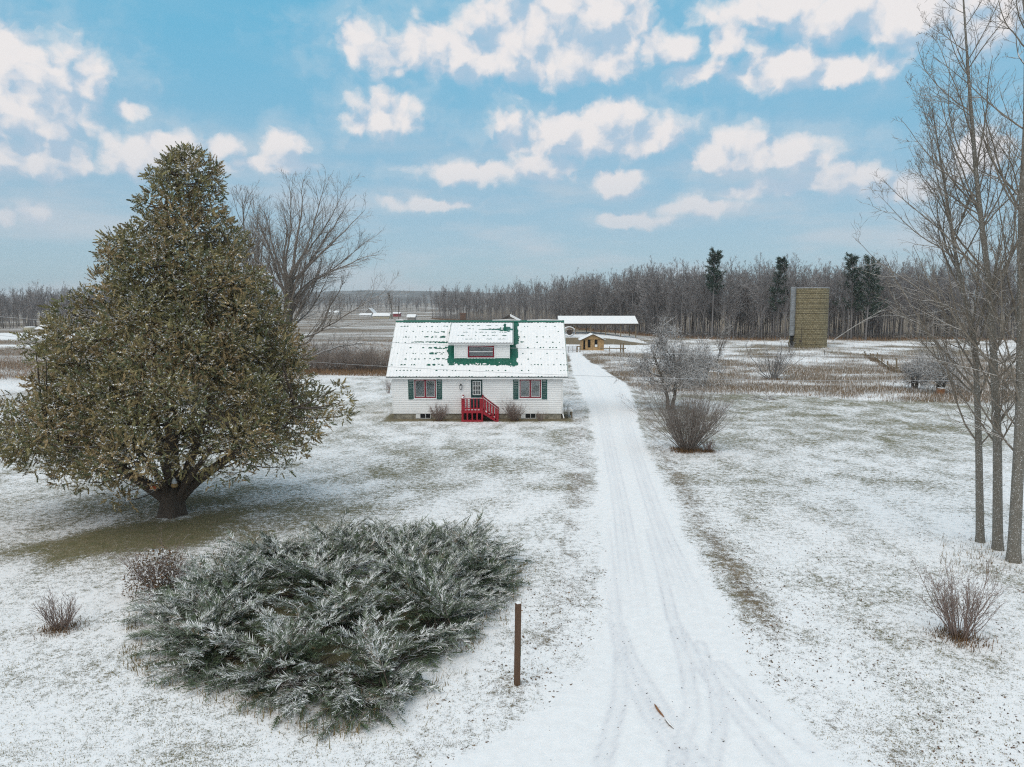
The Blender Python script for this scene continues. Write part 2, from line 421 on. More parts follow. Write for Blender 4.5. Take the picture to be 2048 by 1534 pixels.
def ground_material():
    t = NT('snowy_grass')
    cv = t.attr('cover').outputs['Fac']; br = t.attr('brown').outputs['Fac']; tr = t.attr('track').outputs['Fac']
    n1 = t.noise(4.5, 5, .68); n2 = t.noise(17, 4, .7); n3 = t.noise(52, 2, .6)
    nn = t.math('ADD', t.math('MULTIPLY', n1, .34), t.math('ADD', t.math('MULTIPLY', n2, .36), t.math('MULTIPLY', n3, .30)))
    lvl = t.math('MULTIPLY_ADD', t.math('SUBTRACT', cv, .5), .25, nn)
    lvl = t.math('SUBTRACT', lvl, t.math('MULTIPLY', tr, .14))
    m = t.remap(lvl, .435, .555)
    g1 = t.noise(3.2, 4, .6); g2 = t.noise(36, 3, .65)
    lawn = t.mix(t.remap(g1, .35, .65), (.20, .20, .10), (.33, .28, .18))
    lawn = t.mix(t.remap(g2, .35, .7), (.12, .105, .055), lawn)
    fld = t.mix(t.remap(t.noise(.55, 5, .65), .35, .65), (.30, .22, .145), (.205, .16, .125))
    fld = t.mix(t.remap(g2, .3, .7), (.13, .10, .07), fld)
    grass = t.mix(br, lawn, fld)
    snow = t.mix(t.remap(n1, .3, .7), (.84, .825, .82), (.91, .895, .89))
    snow = t.mix(t.math('MULTIPLY', tr, .8), snow, (.68, .67, .69))
    t.bump(t.math('ADD', t.math('MULTIPLY', m, .7), t.math('MULTIPLY', n2, .6)), .55, .03)
    return t.fin(t.mix(m, grass, snow), .9, .15)
GM = ground_material()

def graded(lo, hi, fine_lo, fine_hi, step, grow):
    a = list(np.arange(fine_lo, fine_hi, step)); s = step; v = a[-1]
    while v < hi: s *= grow; v += s; a.append(v)
    s = step; v = a[0]; pre = []
    while v > lo: s *= grow; v -= s; pre.append(v)
    return np.array(pre[::-1] + a)
def grid_mesh(name, X, Y, z, attrs, keep=None):
    V = np.stack([X.ravel(), Y.ravel(), z.ravel()], 1); ny, nx = X.shape
    i = np.arange(ny * nx).reshape(ny, nx)
    F = np.stack([i[:-1, :-1], i[:-1, 1:], i[1:, 1:], i[1:, :-1]], -1).reshape(-1, 4)
    if keep is not None: F = F[keep.ravel()]
    return mesh_np(name, V, F, True, attrs)
xs = graded(-2600, 2600, -24, 30, .33, 1.06); ys = graded(-60, 2650, 10, 62, .33, 1.026)
X, Y = np.meshgrid(xs, ys); Z = gz(X, Y)
ground = link('ground', grid_mesh('ground', X, Y, Z, {'cover': cover(X, Y).ravel(), 'brown': brown(X, Y).ravel()}), GM)
tag(ground, kind='structure')

# ------------------------------------------------------------------ driveway: a sheet over the ground, with tyre tracks pressed into it
TRK = []
def trk(pts, w=.14): TRK.append((np.array([gp(*p)[:2] for p in pts]), w, 0.))
trk([(1212, 1060), (1222, 1150), (1232, 1240), (1262, 1320), (1330, 1430), (1400, 1534)])
trk([(1300, 1060), (1325, 1150), (1345, 1240), (1385, 1310), (1450, 1400), (1560, 1534)])
trk([(1224, 1230), (1243, 1300), (1240, 1400), (1205, 1534)])
trk([(1352, 1260), (1372, 1330), (1385, 1420), (1350, 1534)])
trk([(1232, 1270), (1260, 1360), (1300, 1440), (1370, 1534)], .12)
trk([(1400, 1290), (1430, 1380), (1440, 1460), (1425, 1534)], .12)
trk([(1440, 1330), (1520, 1420), (1620, 1500)], .12)
for fr in (.20, .34, .70, .83):
    TRK.append((np.array([(np.interp(y, DY, DL) + fr * (np.interp(y, DY, DRR) - np.interp(y, DY, DL)), y) for y in np.linspace(15, 100, 60)]), .13, 1.))
def track_amount(x, y):
    out = np.zeros_like(x)
    for P, w, fade in TRK:
        d = np.full_like(x, 9.)
        for a, b in zip(P[:-1], P[1:]):
            ab = b - a; L2 = ab @ ab
            tt = np.clip(((x - a[0]) * ab[0] + (y - a[1]) * ab[1]) / L2, 0, 1)
            d = np.minimum(d, np.hypot(x - a[0] - tt * ab[0], y - a[1] - tt * ab[1]))
        edge = np.exp(-((d - w) / .045) ** 2) * .8 + .35 * (d < w)
        out = np.maximum(out, edge * (1 - fade * (1 - sstep(16.5, 24, y))))
    return out
rows = graded(-12, DY[-1] + 3, 11.5, 22, .06, 1.012); rows = rows[rows < DY[-1] + 3]
uu = np.linspace(0, 1, 112)
MARG = 1.3
lft = np.interp(rows, DY, DL) - MARG; rgt = np.interp(rows, DY, DRR) + MARG
X = lft[:, None] + (rgt - lft)[:, None] * uu[None, :]; Y = np.repeat(rows[:, None], len(uu), 1)
sd = drive_sd(X, Y); wob = (vnoise(X, Y, .9, 41, 4) - .5) * 1.1
tr = track_amount(X.ravel(), Y.ravel()).reshape(X.shape)
tr = tr * sstep(.0, .35, sd) * (.45 + .9 * vnoise(X, Y, 1.7, 43, 3)) * np.interp(Y, [12, 22, 40, 70], [.9, .75, .55, .3])
inside = sstep(-.35, .45, sd + wob * .55)
cvr = cover(X, Y); cvr = cvr * (1 - inside) + 1.42 * inside - .14 * inside * sstep(.55, .8, vnoise(X, Y, 1.3, 47, 4)) - .10 * inside * sstep(.46, .8, vnoise(X * 2, Y, .5, 48, 3)) * np.exp(-((sd - (rgt - lft)[:, None] / 2 + MARG) / .35) ** 2)
lip = np.minimum(sd + MARG, 3 - np.maximum(Y - DY[-1], 0)) ; lipf = sstep(0, .5, lip)
Z = gz(X, Y) + .004 + .018 * inside * lipf - .022 * np.clip(tr, 0, 1) * inside
drive = link('driveway', grid_mesh('driveway', X, Y, Z, {'cover': cvr.ravel(), 'brown': brown(X, Y).ravel(), 'track': np.clip(tr, 0, 1).ravel()}), GM)
tag(drive, kind='structure')

# ------------------------------------------------------------------ grass: blades standing through the snow (nobody could count them)
LEAF = leafmat('dry_blades')
def blades(name, P, length, width, c0, c1, lean, label, cat='grass', snow=0.0, bend=.0):
    n = len(P); a = rng.uniform(0, 2 * np.pi, n); L = length * rng.uniform(.5, 1.3, n)
    d = np.stack([np.cos(a), np.sin(a), np.zeros(n)], 1); s = np.stack([-np.sin(a), np.cos(a), np.zeros(n)], 1)
    ln = np.abs(rng.normal(0, lean, n))[:, None]
    tip = P + (d * np.sin(ln) + np.array([0, 0, 1]) * np.cos(ln)) * L[:, None]
    w = (width * rng.uniform(.6, 1.4, n))[:, None]
    V = np.stack([P - s * w / 2, P + s * w / 2, tip], 1).reshape(-1, 3)
    f = rng.random(n)[:, None]; cc = np.array(c0) * f + np.array(c1) * (1 - f); cc = cc * rng.uniform(.6, 1.25, n)[:, None]
    if snow: cc[rng.random(n) < snow] = SNOW
    o = link(name, mesh_np(name, V, np.arange(3 * n).reshape(-1, 3), False, {'col': np.repeat(cc, 3, 0)}), LEAF)
    return tag(o, label, cat, kind='stuff')
def scatter_px(n, box, ymin=612):     # points on the ground, evenly spread over a window of the photo
    px = rng.uniform(box[0], box[2], n); py = rng.uniform(box[1], box[3], n)
    u, v = (px - CX) / FPX, -(py - CY) / FPX
    dy = CT + v * ST; dz = -ST + v * CT; t = -CAMH / dz
    return u * t, dy * t
def on_ground(x, y): return np.stack([x, y, gz(x, y) - .005], 1)

x, y = scatter_px(420000, (-60, 800, 2110, 1560))
cv = cover(x, y); k = (rng.random(len(x)) < np.clip(1.02 - cv, .03, 1) ** 1.3) & (drive_sd(x, y) < -.25 + rng.normal(0, .25, len(x)))
k &= ~((np.abs(x + 2.45) < 6.2) & (y > HOUSE_Y - .1))
P = on_ground(x[k], y[k])
blades('lawn_grass', P, .045, .013, (.23, .215, .105), (.34, .27, .16), .95, 'thin olive and tan grass blades showing through the snow on the lawn')

# brown meadow grass, taller, in tussocks
x, y = scatter_px(120000, (560, 640, 2110, 812))
b = rough(x, y); k = (rng.random(len(x)) < b * np.clip(1.05 - cover(x, y), 0, 1)) & (y < 175) & (drive_sd(x, y) < -.4)
x, y = x[k], y[k]
x = np.repeat(x, 3) + rng.normal(0, .12, 3 * len(x)); y = np.repeat(y, 3) + rng.normal(0, .12, 3 * len(y))
blades('meadow_grass', on_ground(x, y), .36, .030, (.33, .235, .15), (.22, .165, .12), .6, 'tall dead brown grass on the rough land right of the driveway', snow=.22)
x, y = scatter_px(50000, (-40, 648, 800, 760)); k = (field(x, y) > .5) & (rng.random(len(x)) < np.clip(1.0 - cover(x, y), 0, 1)) & (y < 170)
x, y = x[k], y[k]
x = np.repeat(x, 2) + rng.normal(0, .15, 2 * len(x)); y = np.repeat(y, 2) + rng.normal(0, .15, 2 * len(y))
blades('field_grass', on_ground(x, y), .35, .045, (.34, .21, .12), (.25, .165, .115), .5, 'dead brown grass of the open field left of the house', snow=.06)
# ------------------------------------------------------------------ materials for built things
M_SIDING = paint('white_siding', (.84, .83, .82), .03, .8, .5, dirt=(.70, .69, .64))
M_TRIM = paint('white_trim', (.80, .80, .79), .03, 2., .45)
M_RED = paint('barn_red_paint', (.33, .018, .030), .12, 4., .5, bump=.1)
M_REDF = paint('dark_red_frame', (.21, .012, .026), .08, 4., .45)
M_GREEN = paint('green_metal', (.004, .115, .075), .10, 2., .35, spec=.5)
M_SHUT = paint('green_shutter', (.010, .085, .070), .08, 4., .5)
M_DOOR = paint('dark_green_door', (.010, .045, .045), .08, 4., .4)
M_BLACK = paint('black_iron', (.012, .012, .013), .1, 8., .4)
M_STONE = paint('foundation_block', (.34, .31, .25), .25, 5., .9, bump=.4, dirt=(.16, .13, .07))
M_WOOD = snowcap('weathered_wood', (.16, .125, .085), (.26, .20, .13), .55, 5., .35, (6, 6, .6))
M_POSTW = snowcap('brown_post_wood', (.085, .050, .034), (.16, .095, .06), .6, 8., .2, (8, 8, .5))
M_TAN = paint('tan_plywood', (.42, .27, .13), .14, 2., .8, bump=.15)
M_GALV = paint('galvanised_steel', (.34, .35, .37), .12, 2., .45, spec=.5)
M_DARKV = paint('near_black', (.02, .019, .018), .1, 3., .9)  # near-black: paints the shade behind openings, also used on the chute foot
def snow_mat():
    t = NT('snow'); n1 = t.noise(3, 5, .6); n2 = t.noise(26, 4, .6)
    t.bump(t.math('ADD', n1, t.math('MULTIPLY', n2, .35)), .35, .02)
    return t.fin(t.mix(t.remap(n1, .3, .7), (.85, .84, .835), (.91, .90, .895)), .85, .2)
M_SNOW = snow_mat()
def glass_mat():
    t = NT('window_glass'); t.t.nodes.remove(t.b)
    g = t.n('ShaderNodeBsdfGlossy'); g.inputs['Roughness'].default_value = .03; g.inputs['Color'].default_value = (.9, .93, .95, 1)
    tr = t.n('ShaderNodeBsdfTransparent'); tr.inputs[0].default_value = (.92, .94, .94, 1)
    bm = t.n('ShaderNodeBump'); bm.inputs['Strength'].default_value = .12; bm.inputs['Distance'].default_value = .02
    t.put(t.noise(2.5, 2), bm.inputs['Height']); t.t.links.new(bm.outputs[0], g.inputs['Normal'])
    fr = t.n('ShaderNodeFresnel'); fr.inputs[0].default_value = 1.9
    mx = t.n('ShaderNodeMixShader'); t.put(fr.outputs[0], mx.inputs[0]); t.put(tr.outputs[0], mx.inputs[1]); t.put(g.outputs[0], mx.inputs[2])
    t.put(mx.outputs[0], t.out.inputs[0]); return t.m
M_GLASS = glass_mat()
M_CURT = paint('grey_curtain', (.80, .80, .79), .22, 4., .9)
def brick_mat():
    t = NT('chimney_brick'); b = t.n('ShaderNodeTexBrick'); b.inputs['Scale'].default_value = 9.
    b.inputs['Color1'].default_value = (.17, .085, .06, 1); b.inputs['Color2'].default_value = (.11, .07, .055, 1); b.inputs['Mortar'].default_value = (.24, .21, .19, 1)
    m = t.n('ShaderNodeMapping'); m.inputs['Rotation'].default_value = (math.pi / 2, 0, 0); t.put(t.pos, m.inputs[0]); t.put(m.outputs[0], b.inputs['Vector'])
    t.bump(b.outputs['Fac'], -.4, .01); return t.fin(b.outputs['Color'], .9)
M_BRICK = brick_mat()

# ------------------------------------------------------------------ farmhouse
def farmhouse():
    Y0 = HOUSE_Y; D = 9.0
    XL, XR = at(785, 800, Y0)[0], at(1124, 800, Y0)[0]; XC = (XL + XR) / 2
    zb, zt = at(954, 827, Y0)[2], at(954, 756.5, Y0)[2] + .12
    H = empty('farmhouse', (XC, Y0 + D / 2, 0), 'white sided farmhouse with snow covered green metal roof, dormer and green shutters', 'house')
    sx = lambda px: at(px, 790, Y0)[0]
    sz = lambda py: at(954, py, Y0)[2]
    # openings: x0, x1, z0, z1
    W1 = (sx(829), sx(872), sz(796), sz(759)); W2 = (sx(1039), sx(1082), sz(796), sz(759)); DO = (sx(941), sx(966), zb + .12, sz(758.5))
    holes = [W1, W2, DO]
    # foundation
    f = MB(); f.box(XL + .05, XR - .05, Y0 + .06, Y0 + D - .06, -.3, zb + .02); f.build('foundation', M_STONE, H)
    # wall core with the openings cut out (front), plain elsewhere
    c = MB(); xs_ = sorted({XL + .01, XR - .01, *[h[0] for h in holes], *[h[1] for h in holes]}); zs_ = sorted({zb + .01, zt, *[h[2] for h in holes], *[h[3] for h in holes]})
    for a, b in zip(xs_[:-1], xs_[1:]):
        for p, q in zip(zs_[:-1], zs_[1:]):
            mx, mz = (a + b) / 2, (p + q) / 2
            if any(h[0] < mx < h[1] and h[2] < mz < h[3] for h in holes): continue
            c.box(a, b, Y0 + .03, Y0 + .16, p, q)
    c.box(XL + .01, XL + .16, Y0 + .16, Y0 + D, zb + .01, zt); c.box(XR - .16, XR - .01, Y0 + .16, Y0 + D, zb + .01, zt); c.box(XL + .16, XR - .16, Y0 + D - .16, Y0 + D, zb + .01, zt)
    c.build('wall', M_SIDING, H)
    # lapped siding courses
    s = MB(); ch = .133; z = zb
    while z < zt - .02:
        z1 = min(z + ch, zt); segs = [(XL, XR)]
        for h in holes:
            if h[2] < z1 and h[3] > z:
                segs = [q for a, b in segs for q in ((a, min(b, h[0])), (max(a, h[1]), b)) if q[1] - q[0] > .01]
        for a, b in segs:
            s.hull8([(a, Y0 - .030, z), (b, Y0 - .030, z), (b, Y0 + .03, z), (a, Y0 + .03, z), (a, Y0 - .004, z1 - .005), (b, Y0 - .004, z1 - .005), (b, Y0 + .03, z1 - .005), (a, Y0 + .03, z1 - .005)])
        for X0, sg in ((XL, -1), (XR, 1)):
            s.add([(X0 + sg * .018, Y0, z), (X0 + sg * .018, Y0 + D, z), (X0, Y0 + D, z1), (X0, Y0, z1)], [(0, 1, 2, 3)])
        z = z1
    s.build('siding', M_SIDING, H, kind='stuff')
    for X0, w in ((XL - .012, .07), (XR - .058, .07)):
        bx('corner_board', M_TRIM, H, X0, X0 + w, Y0 - .028, Y0 + .06, zb - .01, zt)
    # ---- main roof
    oh = .36; Ye = Y0 - oh; ze = at(954, 753.5, Ye)[2]; Yr = Y0 + D / 2; zr = at(954, 642, Yr)[2]
    RX0, RX1 = at(772.5, 755, Ye)[0], at(1136.5, 755, Ye)[0]
    sl = (zr - ze) / (Yr - Ye); SL = math.hypot(zr - ze, Yr - Ye); ny, nz_ = -(zr - ze) / SL, (Yr - Ye) / SL
    rp = lambda x, t, h=0.: (x, Ye + (Yr - Ye) * t + ny * h, ze + (zr - ze) * t + nz_ * h)
    def panel(x0, x1, t0, t1, name, back=False):
        xs_ = []; n = int((x1 - x0) / .23)
        for i in range(n + 1):
            xx = x0 + (x1 - x0) * i / n
            xs_ += [(xx - .04, 0), (xx - .018, .022), (xx + .018, .022), (xx + .04, 0)]
        xs_ = [(min(max(a, x0), x1), h) for a, h in xs_]
        m = MB(); V = []
        for t in (t0, t1):
            for a, h in xs_:
                q = rp(a, t, h)
                if back: q = (q[0], 2 * Yr - q[1], q[2])
                V.append(q)
        k = len(xs_); m.add(V, [(i, i + 1, k + i + 1, k + i) for i in range(k - 1)])
        # under sheet
        V = [rp(x0, t0, -.03), rp(x1, t0, -.03), rp(x1, t1, -.03), rp(x0, t1, -.03)]
        if back: V = [(q[0], 2 * Yr - q[1], q[2]) for q in V]
        m.add(V, [(0, 1, 2, 3)])
        return m.build(name, M_GREEN, H)
    roof = panel(RX0, RX1, 0, 1, 'roof'); panel(RX0, RX1, 0, 1, 'roof', True)
    # gables closing the roof space
    for X0 in (XL + .01, XR - .16):
        g = MB(); zz = zt - .01
        pts = [(Y0 + .05, zz), (Y0 + D - .05, zz), (Yr, zr - .12)]
        g.add([(X0, a, b) for a, b in pts] + [(X0 + .15, a, b) for a, b in pts], [(0, 2, 1), (3, 4, 5), (0, 1, 4, 3), (1, 2, 5, 4), (2, 0, 3, 5)]).build('gable', M_SIDING, H)
    # fascia, soffit, gutter edge, barge boards
    bx('fascia', M_TRIM, H, RX0 + .02, RX1 - .02, Ye + .015, Ye + .05, ze - .17, ze - .035)
    bx('soffit', M_TRIM, H, RX0 + .03, RX1 - .03, Ye + .05, Y0 + .03, ze - .15, ze - .125)
    bx('drip_edge', paint('dark_drip_edge', (.05, .07, .07), .1, 4), H, RX0, RX1, Ye - .012, Ye + .015, ze - .055, ze - .008)
    for X0 in (RX0 - .025, RX1 - .01):
        b = MB()
        for bk in (0, 1):
            P = [rp(X0, 0, -.16), rp(X0 + .035, 0, -.16), rp(X0 + .035, 1, -.16), rp(X0, 1, -.16), rp(X0, 0, -.004), rp(X0 + .035, 0, -.004), rp(X0 + .035, 1, -.004), rp(X0, 1, -.004)]
            if bk: P = [(q[0], 2 * Yr - q[1], q[2]) for q in P]
            b.hull8(P)
        b.build('barge_board', M_TRIM, H)
    rc = MB()
    a0, a1 = RX0 - .03, RX1 + .03
    rc.add([(a0, Yr - .17, zr - .17 * sl + .045), (a1, Yr - .17, zr - .17 * sl + .045), (a1, Yr, zr + .06), (a0, Yr, zr + .06), (a0, Yr + .17, zr - .17 * sl + .045), (a1, Yr + .17, zr - .17 * sl + .045)], [(0, 1, 2, 3), (3, 2, 5, 4)])
    rc.build('ridge_cap', M_GREEN, H)
    # ---- dormer
    tw = .315; yw = Ye + (Yr - Ye) * tw; zw = ze + (zr - ze) * tw
    dl, dr = at(908.5, 705, yw)[0], at(1019.5, 705, yw)[0]; yd = yw - .30
    zde = at(960, 685.5, yd)[2]; tt = .955; ydt = Ye + (Yr - Ye) * tt; zdt = ze + (zr - ze) * tt + .04
    ex0, ex1 = at(896.5, 686, yd)[0], at(1026.5, 686, yd)[0]
    dsl = (zdt - zde) / (ydt - yd); zwt = zde + dsl * (yw - yd) - .05
    dw = MB(); OP = (at(935.5, 700, yw)[0], at(988.5, 700, yw)[0], at(960, 715, yw)[2], at(960, 691.5, yw)[2])
    for a, b, p, q in ((dl, OP[0], zw - .05, zwt), (OP[1], dr, zw - .05, zwt), (OP[0], OP[1], zw - .05, OP[2]), (OP[0], OP[1], OP[3], zwt)):
        dw.box(a, b, yw + .01, yw + .12, p, q)
    for X0 in (dl, dr - .12):                                   # cheek walls
        zc = lambda y: ze + sl * (y - Ye)
        y2 = ydt - .1
        dw.hull8([(X0, yw + .12, zc(yw + .12) - .05), (X0 + .12, yw + .12, zc(yw + .12) - .05), (X0 + .12, y2, zc(y2) - .05), (X0, y2, zc(y2) - .05),
                  (X0, yw + .12, zwt + dsl * .12), (X0 + .12, yw + .12, zwt + dsl * .12), (X0 + .12, y2, zde + dsl * (y2 - yd) - .05), (X0, y2, zde + dsl * (y2 - yd) - .05)])
    dorm = dw.build('dormer', M_SIDING, H)
    s = MB(); z = zw
    while z < zwt - .01:
        z1 = min(z + .125, zwt)
        for a, b in ((dl, OP[0] - .1), (OP[1] + .1, dr)):
            s.hull8([(a, yw - .018, z), (b, yw - .018, z), (b, yw + .01, z), (a, yw + .01, z), (a, yw - .002, z1), (b, yw - .002, z1), (b, yw + .01, z1), (a, yw + .01, z1)])
        z = z1
    s.build('siding', M_SIDING, dorm, kind='stuff')
    for a in (dl - .01, dr - .06): bx('corner_board', M_TRIM, dorm, a, a + .07, yw - .03, yw + .03, zw - .02, zwt)
    t_ = MB()
    t_.box(OP[0] - .10, OP[0], yw - .03, yw + .05, OP[2] - .09, OP[3] + .06); t_.box(OP[1], OP[1] + .10, yw - .03, yw + .05, OP[2] - .09, OP[3] + .06)
    t_.box(OP[0], OP[1], yw - .028, yw + .05, OP[2] - .09, OP[2]); t_.box(OP[0], OP[1], yw - .028, yw + .05, OP[3], OP[3] + .06); t_.build('window_trim', M_TRIM, dorm)
    def ring(m, h, y0, y1, w):
        m.box(h[0], h[0] + w, y0, y1, h[2], h[3]); m.box(h[1] - w, h[1], y0, y1, h[2], h[3]); m.box(h[0] + w, h[1] - w, y0, y1, h[2], h[2] + w); m.box(h[0] + w, h[1] - w, y0, y1, h[3] - w, h[3]); return m
    ring(MB(), OP, yw - .02, yw + .07, .10).build('window_frame', M_REDF, dorm)
    zm = (OP[2] + OP[3]) / 2; bx('sash_rail', M_TRIM, dorm, OP[0] + .1, OP[1] - .1, yw + .012, yw + .04, zm - .03, zm + .02)
    bx('window_pane', M_GLASS, dorm, OP[0] + .1, OP[1] - .1, yw + .05, yw + .056, OP[2] + .1, OP[3] - .1)
    bx('room_shade_sheet', M_DARKV, dorm, OP[0] - .05, OP[1] + .05, yw + .30, yw + .34, OP[2] - .05, OP[3] + .05)  # near-black sheet: the room's shade is put into its colour
    dp = lambda x, t, h=0.: (x, yd + (ydt - yd) * t - dsl * .94 * h, zde + (zdt - zde) * t + .94 * h)
    m = MB(); n = int((ex1 - ex0) / .23); V = []; xs_ = []
    for i in range(n + 1):
        xx = ex0 + (ex1 - ex0) * i / n; xs_ += [(xx - .04, 0), (xx - .018, .022), (xx + .018, .022), (xx + .04, 0)]
    xs_ = [(min(max(a, ex0), ex1), h) for a, h in xs_]
    for t in (0, 1):
        V += [dp(a, t, h) for a, h in xs_]
    k = len(xs_); m.add(V, [(i, i + 1, k + i + 1, k + i) for i in range(k - 1)]); m.add([dp(ex0, 0, -.05), dp(ex1, 0, -.05), dp(ex1, 1, -.05), dp(ex0, 1, -.05)], [(0, 1, 2, 3)])
    m.build('dormer_roof', M_GREEN, H)
    bx('fascia', M_TRIM, dorm, ex0 + .01, ex1 - .01, yd + .012, yd + .05, zde - .13, zde - .03)
    bx('soffit', M_TRIM, dorm, ex0 + .02, ex1 - .02, yd + .05, yw + .01, zde - .12, zde - .10)
    bx('drip_edge', M_GALV, dorm, ex0, ex1, yd - .012, yd + .012, zde - .05, zde - .01)
    for X0 in (ex0 - .02, ex1 - .012):
        MB().hull8([dp(X0, 0, -.13), dp(X0 + .03, 0, -.13), dp(X0 + .03, 1, -.13), dp(X0, 1, -.13), dp(X0, 0, .02), dp(X0 + .03, 0, .02), dp(X0 + .03, 1, .02), dp(X0, 1, .02)]).build('barge_board', M_TRIM, dorm)
    # ---- snow sheets on the roofs, thawed through in places
    def snow_sheet(fn, x0, x1, L, mask, name, parent, rib=.23, n_rib=None):
        xs_ = np.arange(x0, x1 + .001, .0383); ss = np.arange(0, L + .001, .04)
        Xg, Sg = np.meshgrid(xs_, ss); ph = np.abs(((Xg - x0) / ((x1 - x0) / n_rib) + .5) % 1 - .5) * ((x1 - x0) / n_rib)
        h = .010 + .026 * np.exp(-(ph / .03) ** 2) + .006 * (vnoise(Xg, Sg, 5, 61, 3) - .5)
        bare = mask(Xg, Sg, ph)
        V = fn(Xg, Sg / L, h); i = np.arange(Xg.size).reshape(Xg.shape)
        F = np.stack([i[:-1, :-1], i[:-1, 1:], i[1:, 1:], i[1:, :-1]], -1).reshape(-1, 4)
        cb = (bare[:-1, :-1] | bare[1:, 1:] | bare[:-1, 1:] | bare[1:, :-1]).ravel()
        q = parent; off = np.zeros(3)
        while q is not None: off += np.array(q.location); q = q.parent
        o = link(name, mesh_np(name, V - off, F[~cb], True), M_SNOW, parent)
        sm = o.modifiers.new('thickness', 'SOLIDIFY'); sm.thickness = .012; sm.offset = -1
        return o
    def fn_main(x, t, h): return np.stack([x, Ye + (Yr - Ye) * t + ny * h, ze + (zr - ze) * t + nz_ * h], -1).reshape(-1, 3)
    sdw = tw * SL
    def mask_main(x, s, ph):
        w = (vnoise(x, s, 3.0, 71, 4) - .5); w2 = vnoise(x, s, 9.0, 72, 3)
        b = (x > dl - .46 + w * .35) & (x < dr + .50 + w * .35 + .1 * np.sin(s * 3)) & (s > sdw - .62 + w * .5 + .22 * ((x - XC) / 2.5) ** 2 * 0 - .18 * np.exp(-((x - .2) / 1.2) ** 2))
        b &= ~((s < sdw - .45) & (w2 > .62))
        b |= (s > SL - .20 + w * .12)
        b |= (x > ex1 - .05) & (x < ex1 + .30 + w * .5) & (s > sdw)
        rows_ = np.abs((s / .61 + .5) % 1 - .5) * .61
        spk = vnoise(x, s, 7.5, 73, 2)
        b |= (rows_ < .035) & (ph < .05) & (spk > .64)
        near = np.exp(-((x - (dl - 1.1)) / 1.0) ** 2) * (x < dl)
        near = np.maximum(near, .6 * np.exp(-((x - (dr + .6)) / .7) ** 2) * (x > dr))
        b |= (rows_ < .04 + .06 * near) & (spk > .90 - .36 * near) & (s > sdw - .9) & (s < SL * .80)
        b |= (np.abs(s - SL * .60) < .045) & (x > RX0 + 1.2) & (x < dl) & (vnoise(x, s, 4, 77, 3) > .50)
        b |= (np.abs(s - sdw + .62) < .14) & (x > dl - .5) & (x < dr + .6) & (vnoise(x, s * .3, 12, 78, 2) > .56)
        return b
    snow_sheet(fn_main, RX0 + .01, RX1 - .01, SL, mask_main, 'roof_snow', roof, n_rib=int((RX1 - RX0) / .23))
    DLn = math.hypot(ydt - yd, zdt - zde)
    vx, vs_ = at(1010, 661, ydt - 1.0)[0], DLn * .66
    def fn_d(x, t, h): return np.stack([x, yd + (ydt - yd) * t - dsl * .94 * h, zde + (zdt - zde) * t + .94 * h], -1).reshape(-1, 3)
    def mask_d(x, s, ph):
        w = (vnoise(x, s, 4, 81, 4) - .5); spk = vnoise(x, s, 8, 83, 2); rows_ = np.abs((s / .62 + .5) % 1 - .5) * .62
        b = (np.abs(x - vx) < .36 + w * .3) & (np.abs(s - vs_) < .36 + w * .5)
        b |= (x < vx) & (x > vx - 2.0) & (np.abs(s - vs_ + .05) < .17 * (1 - (vx - x) / 2.1) + w * .12)
        b |= (x > vx) & (x < vx + .62) & (np.abs(s - vs_ + .05) < .15 + w * .1)
        b |= (rows_ < .04) & (spk > .64) & (x > ex0 + .6) & (x < ex1 - .5) & (s > .5)
        return b
    snow_sheet(fn_d, ex0 + .01, ex1 - .01, DLn, mask_d, 'roof_snow', dorm, n_rib=int((ex1 - ex0) / .23))
    # plumbing vent on the dormer roof
    q = fn_d(np.array([vx]), np.array([.66]), np.array([0.]))[0]
    MB().tube([(q[0], q[1], q[2] - .05), (q[0], q[1], q[2] + .34)], .085, 10).build('vent_pipe', M_GREEN, H)
    MB().tube([(q[0], q[1], q[2] + .34), (q[0], q[1], q[2] + .42)], [.13, .05], 10).build('vent_cap', M_GREEN, H)
    MB().box(q[0] - .30, q[0] - .14, q[1] - .1, q[1] + .12, q[2] - .03, q[2] + .13).build('vent_flashing', M_TRIM, H)
    # small snow ridge on the cap
    for a, b in ((RX0, RX0 + .55), (at(985, 640, Yr)[0], at(1040, 640, Yr)[0]), (RX1 - 2.8, RX1 - .1)):
        MB().tube([(a, Yr - .02, zr + .06), ((a + b) / 2, Yr - .02, zr + .075), (b, Yr - .02, zr + .06)], [.03, .05, .03], 6).build('ridge_snow', M_SNOW, H)
    # chimney
    yc = Yr + .55; c0, c1 = at(920.5, 632, yc)[0], at(932, 632, yc)[0]; zc = at(926, 625.5, yc)[2]
    ch = MB().box(c0, c1, yc - .2, yc + .22, zr - .8, zc - .08).build('chimney', M_BRICK, H)
    MB().box(c0 - .03, c1 + .03, yc - .23, yc + .25, zc - .08, zc).build('chimney_cap', M_BRICK, ch)
    # ---- front windows
    for wn, (h, lab) in enumerate(((W1, 'left'), (W2, 'right'))):
        wo = MB(); o_ = (h[0] - .0, h[1] + .0, h[2], h[3]); tw_ = .075
        big = (h[0] - tw_, h[1] + tw_, h[2] - tw_, h[3] + .03)
        wo.box(big[0], h[0], Y0 - .035, Y0 + .03, big[2], big[3]); wo.box(h[1], big[1], Y0 - .035, Y0 + .03, big[2], big[3])
        wo.box(h[0], h[1], Y0 - .033, Y0 + .03, big[2], h[2]); wo.box(h[0], h[1], Y0 - .033, Y0 + .03, h[3], big[3])
        win = wo.build('window', M_TRIM, H)
        mid = (h[0] + h[1]) / 2
        fr = ring(MB(), h, Y0 - .012, Y0 + .09, .075); fr.box(mid - .055, mid + .055, Y0 - .010, Y0 + .085, h[2] + .075, h[3] - .075); fr.build('frame', M_REDF, win)
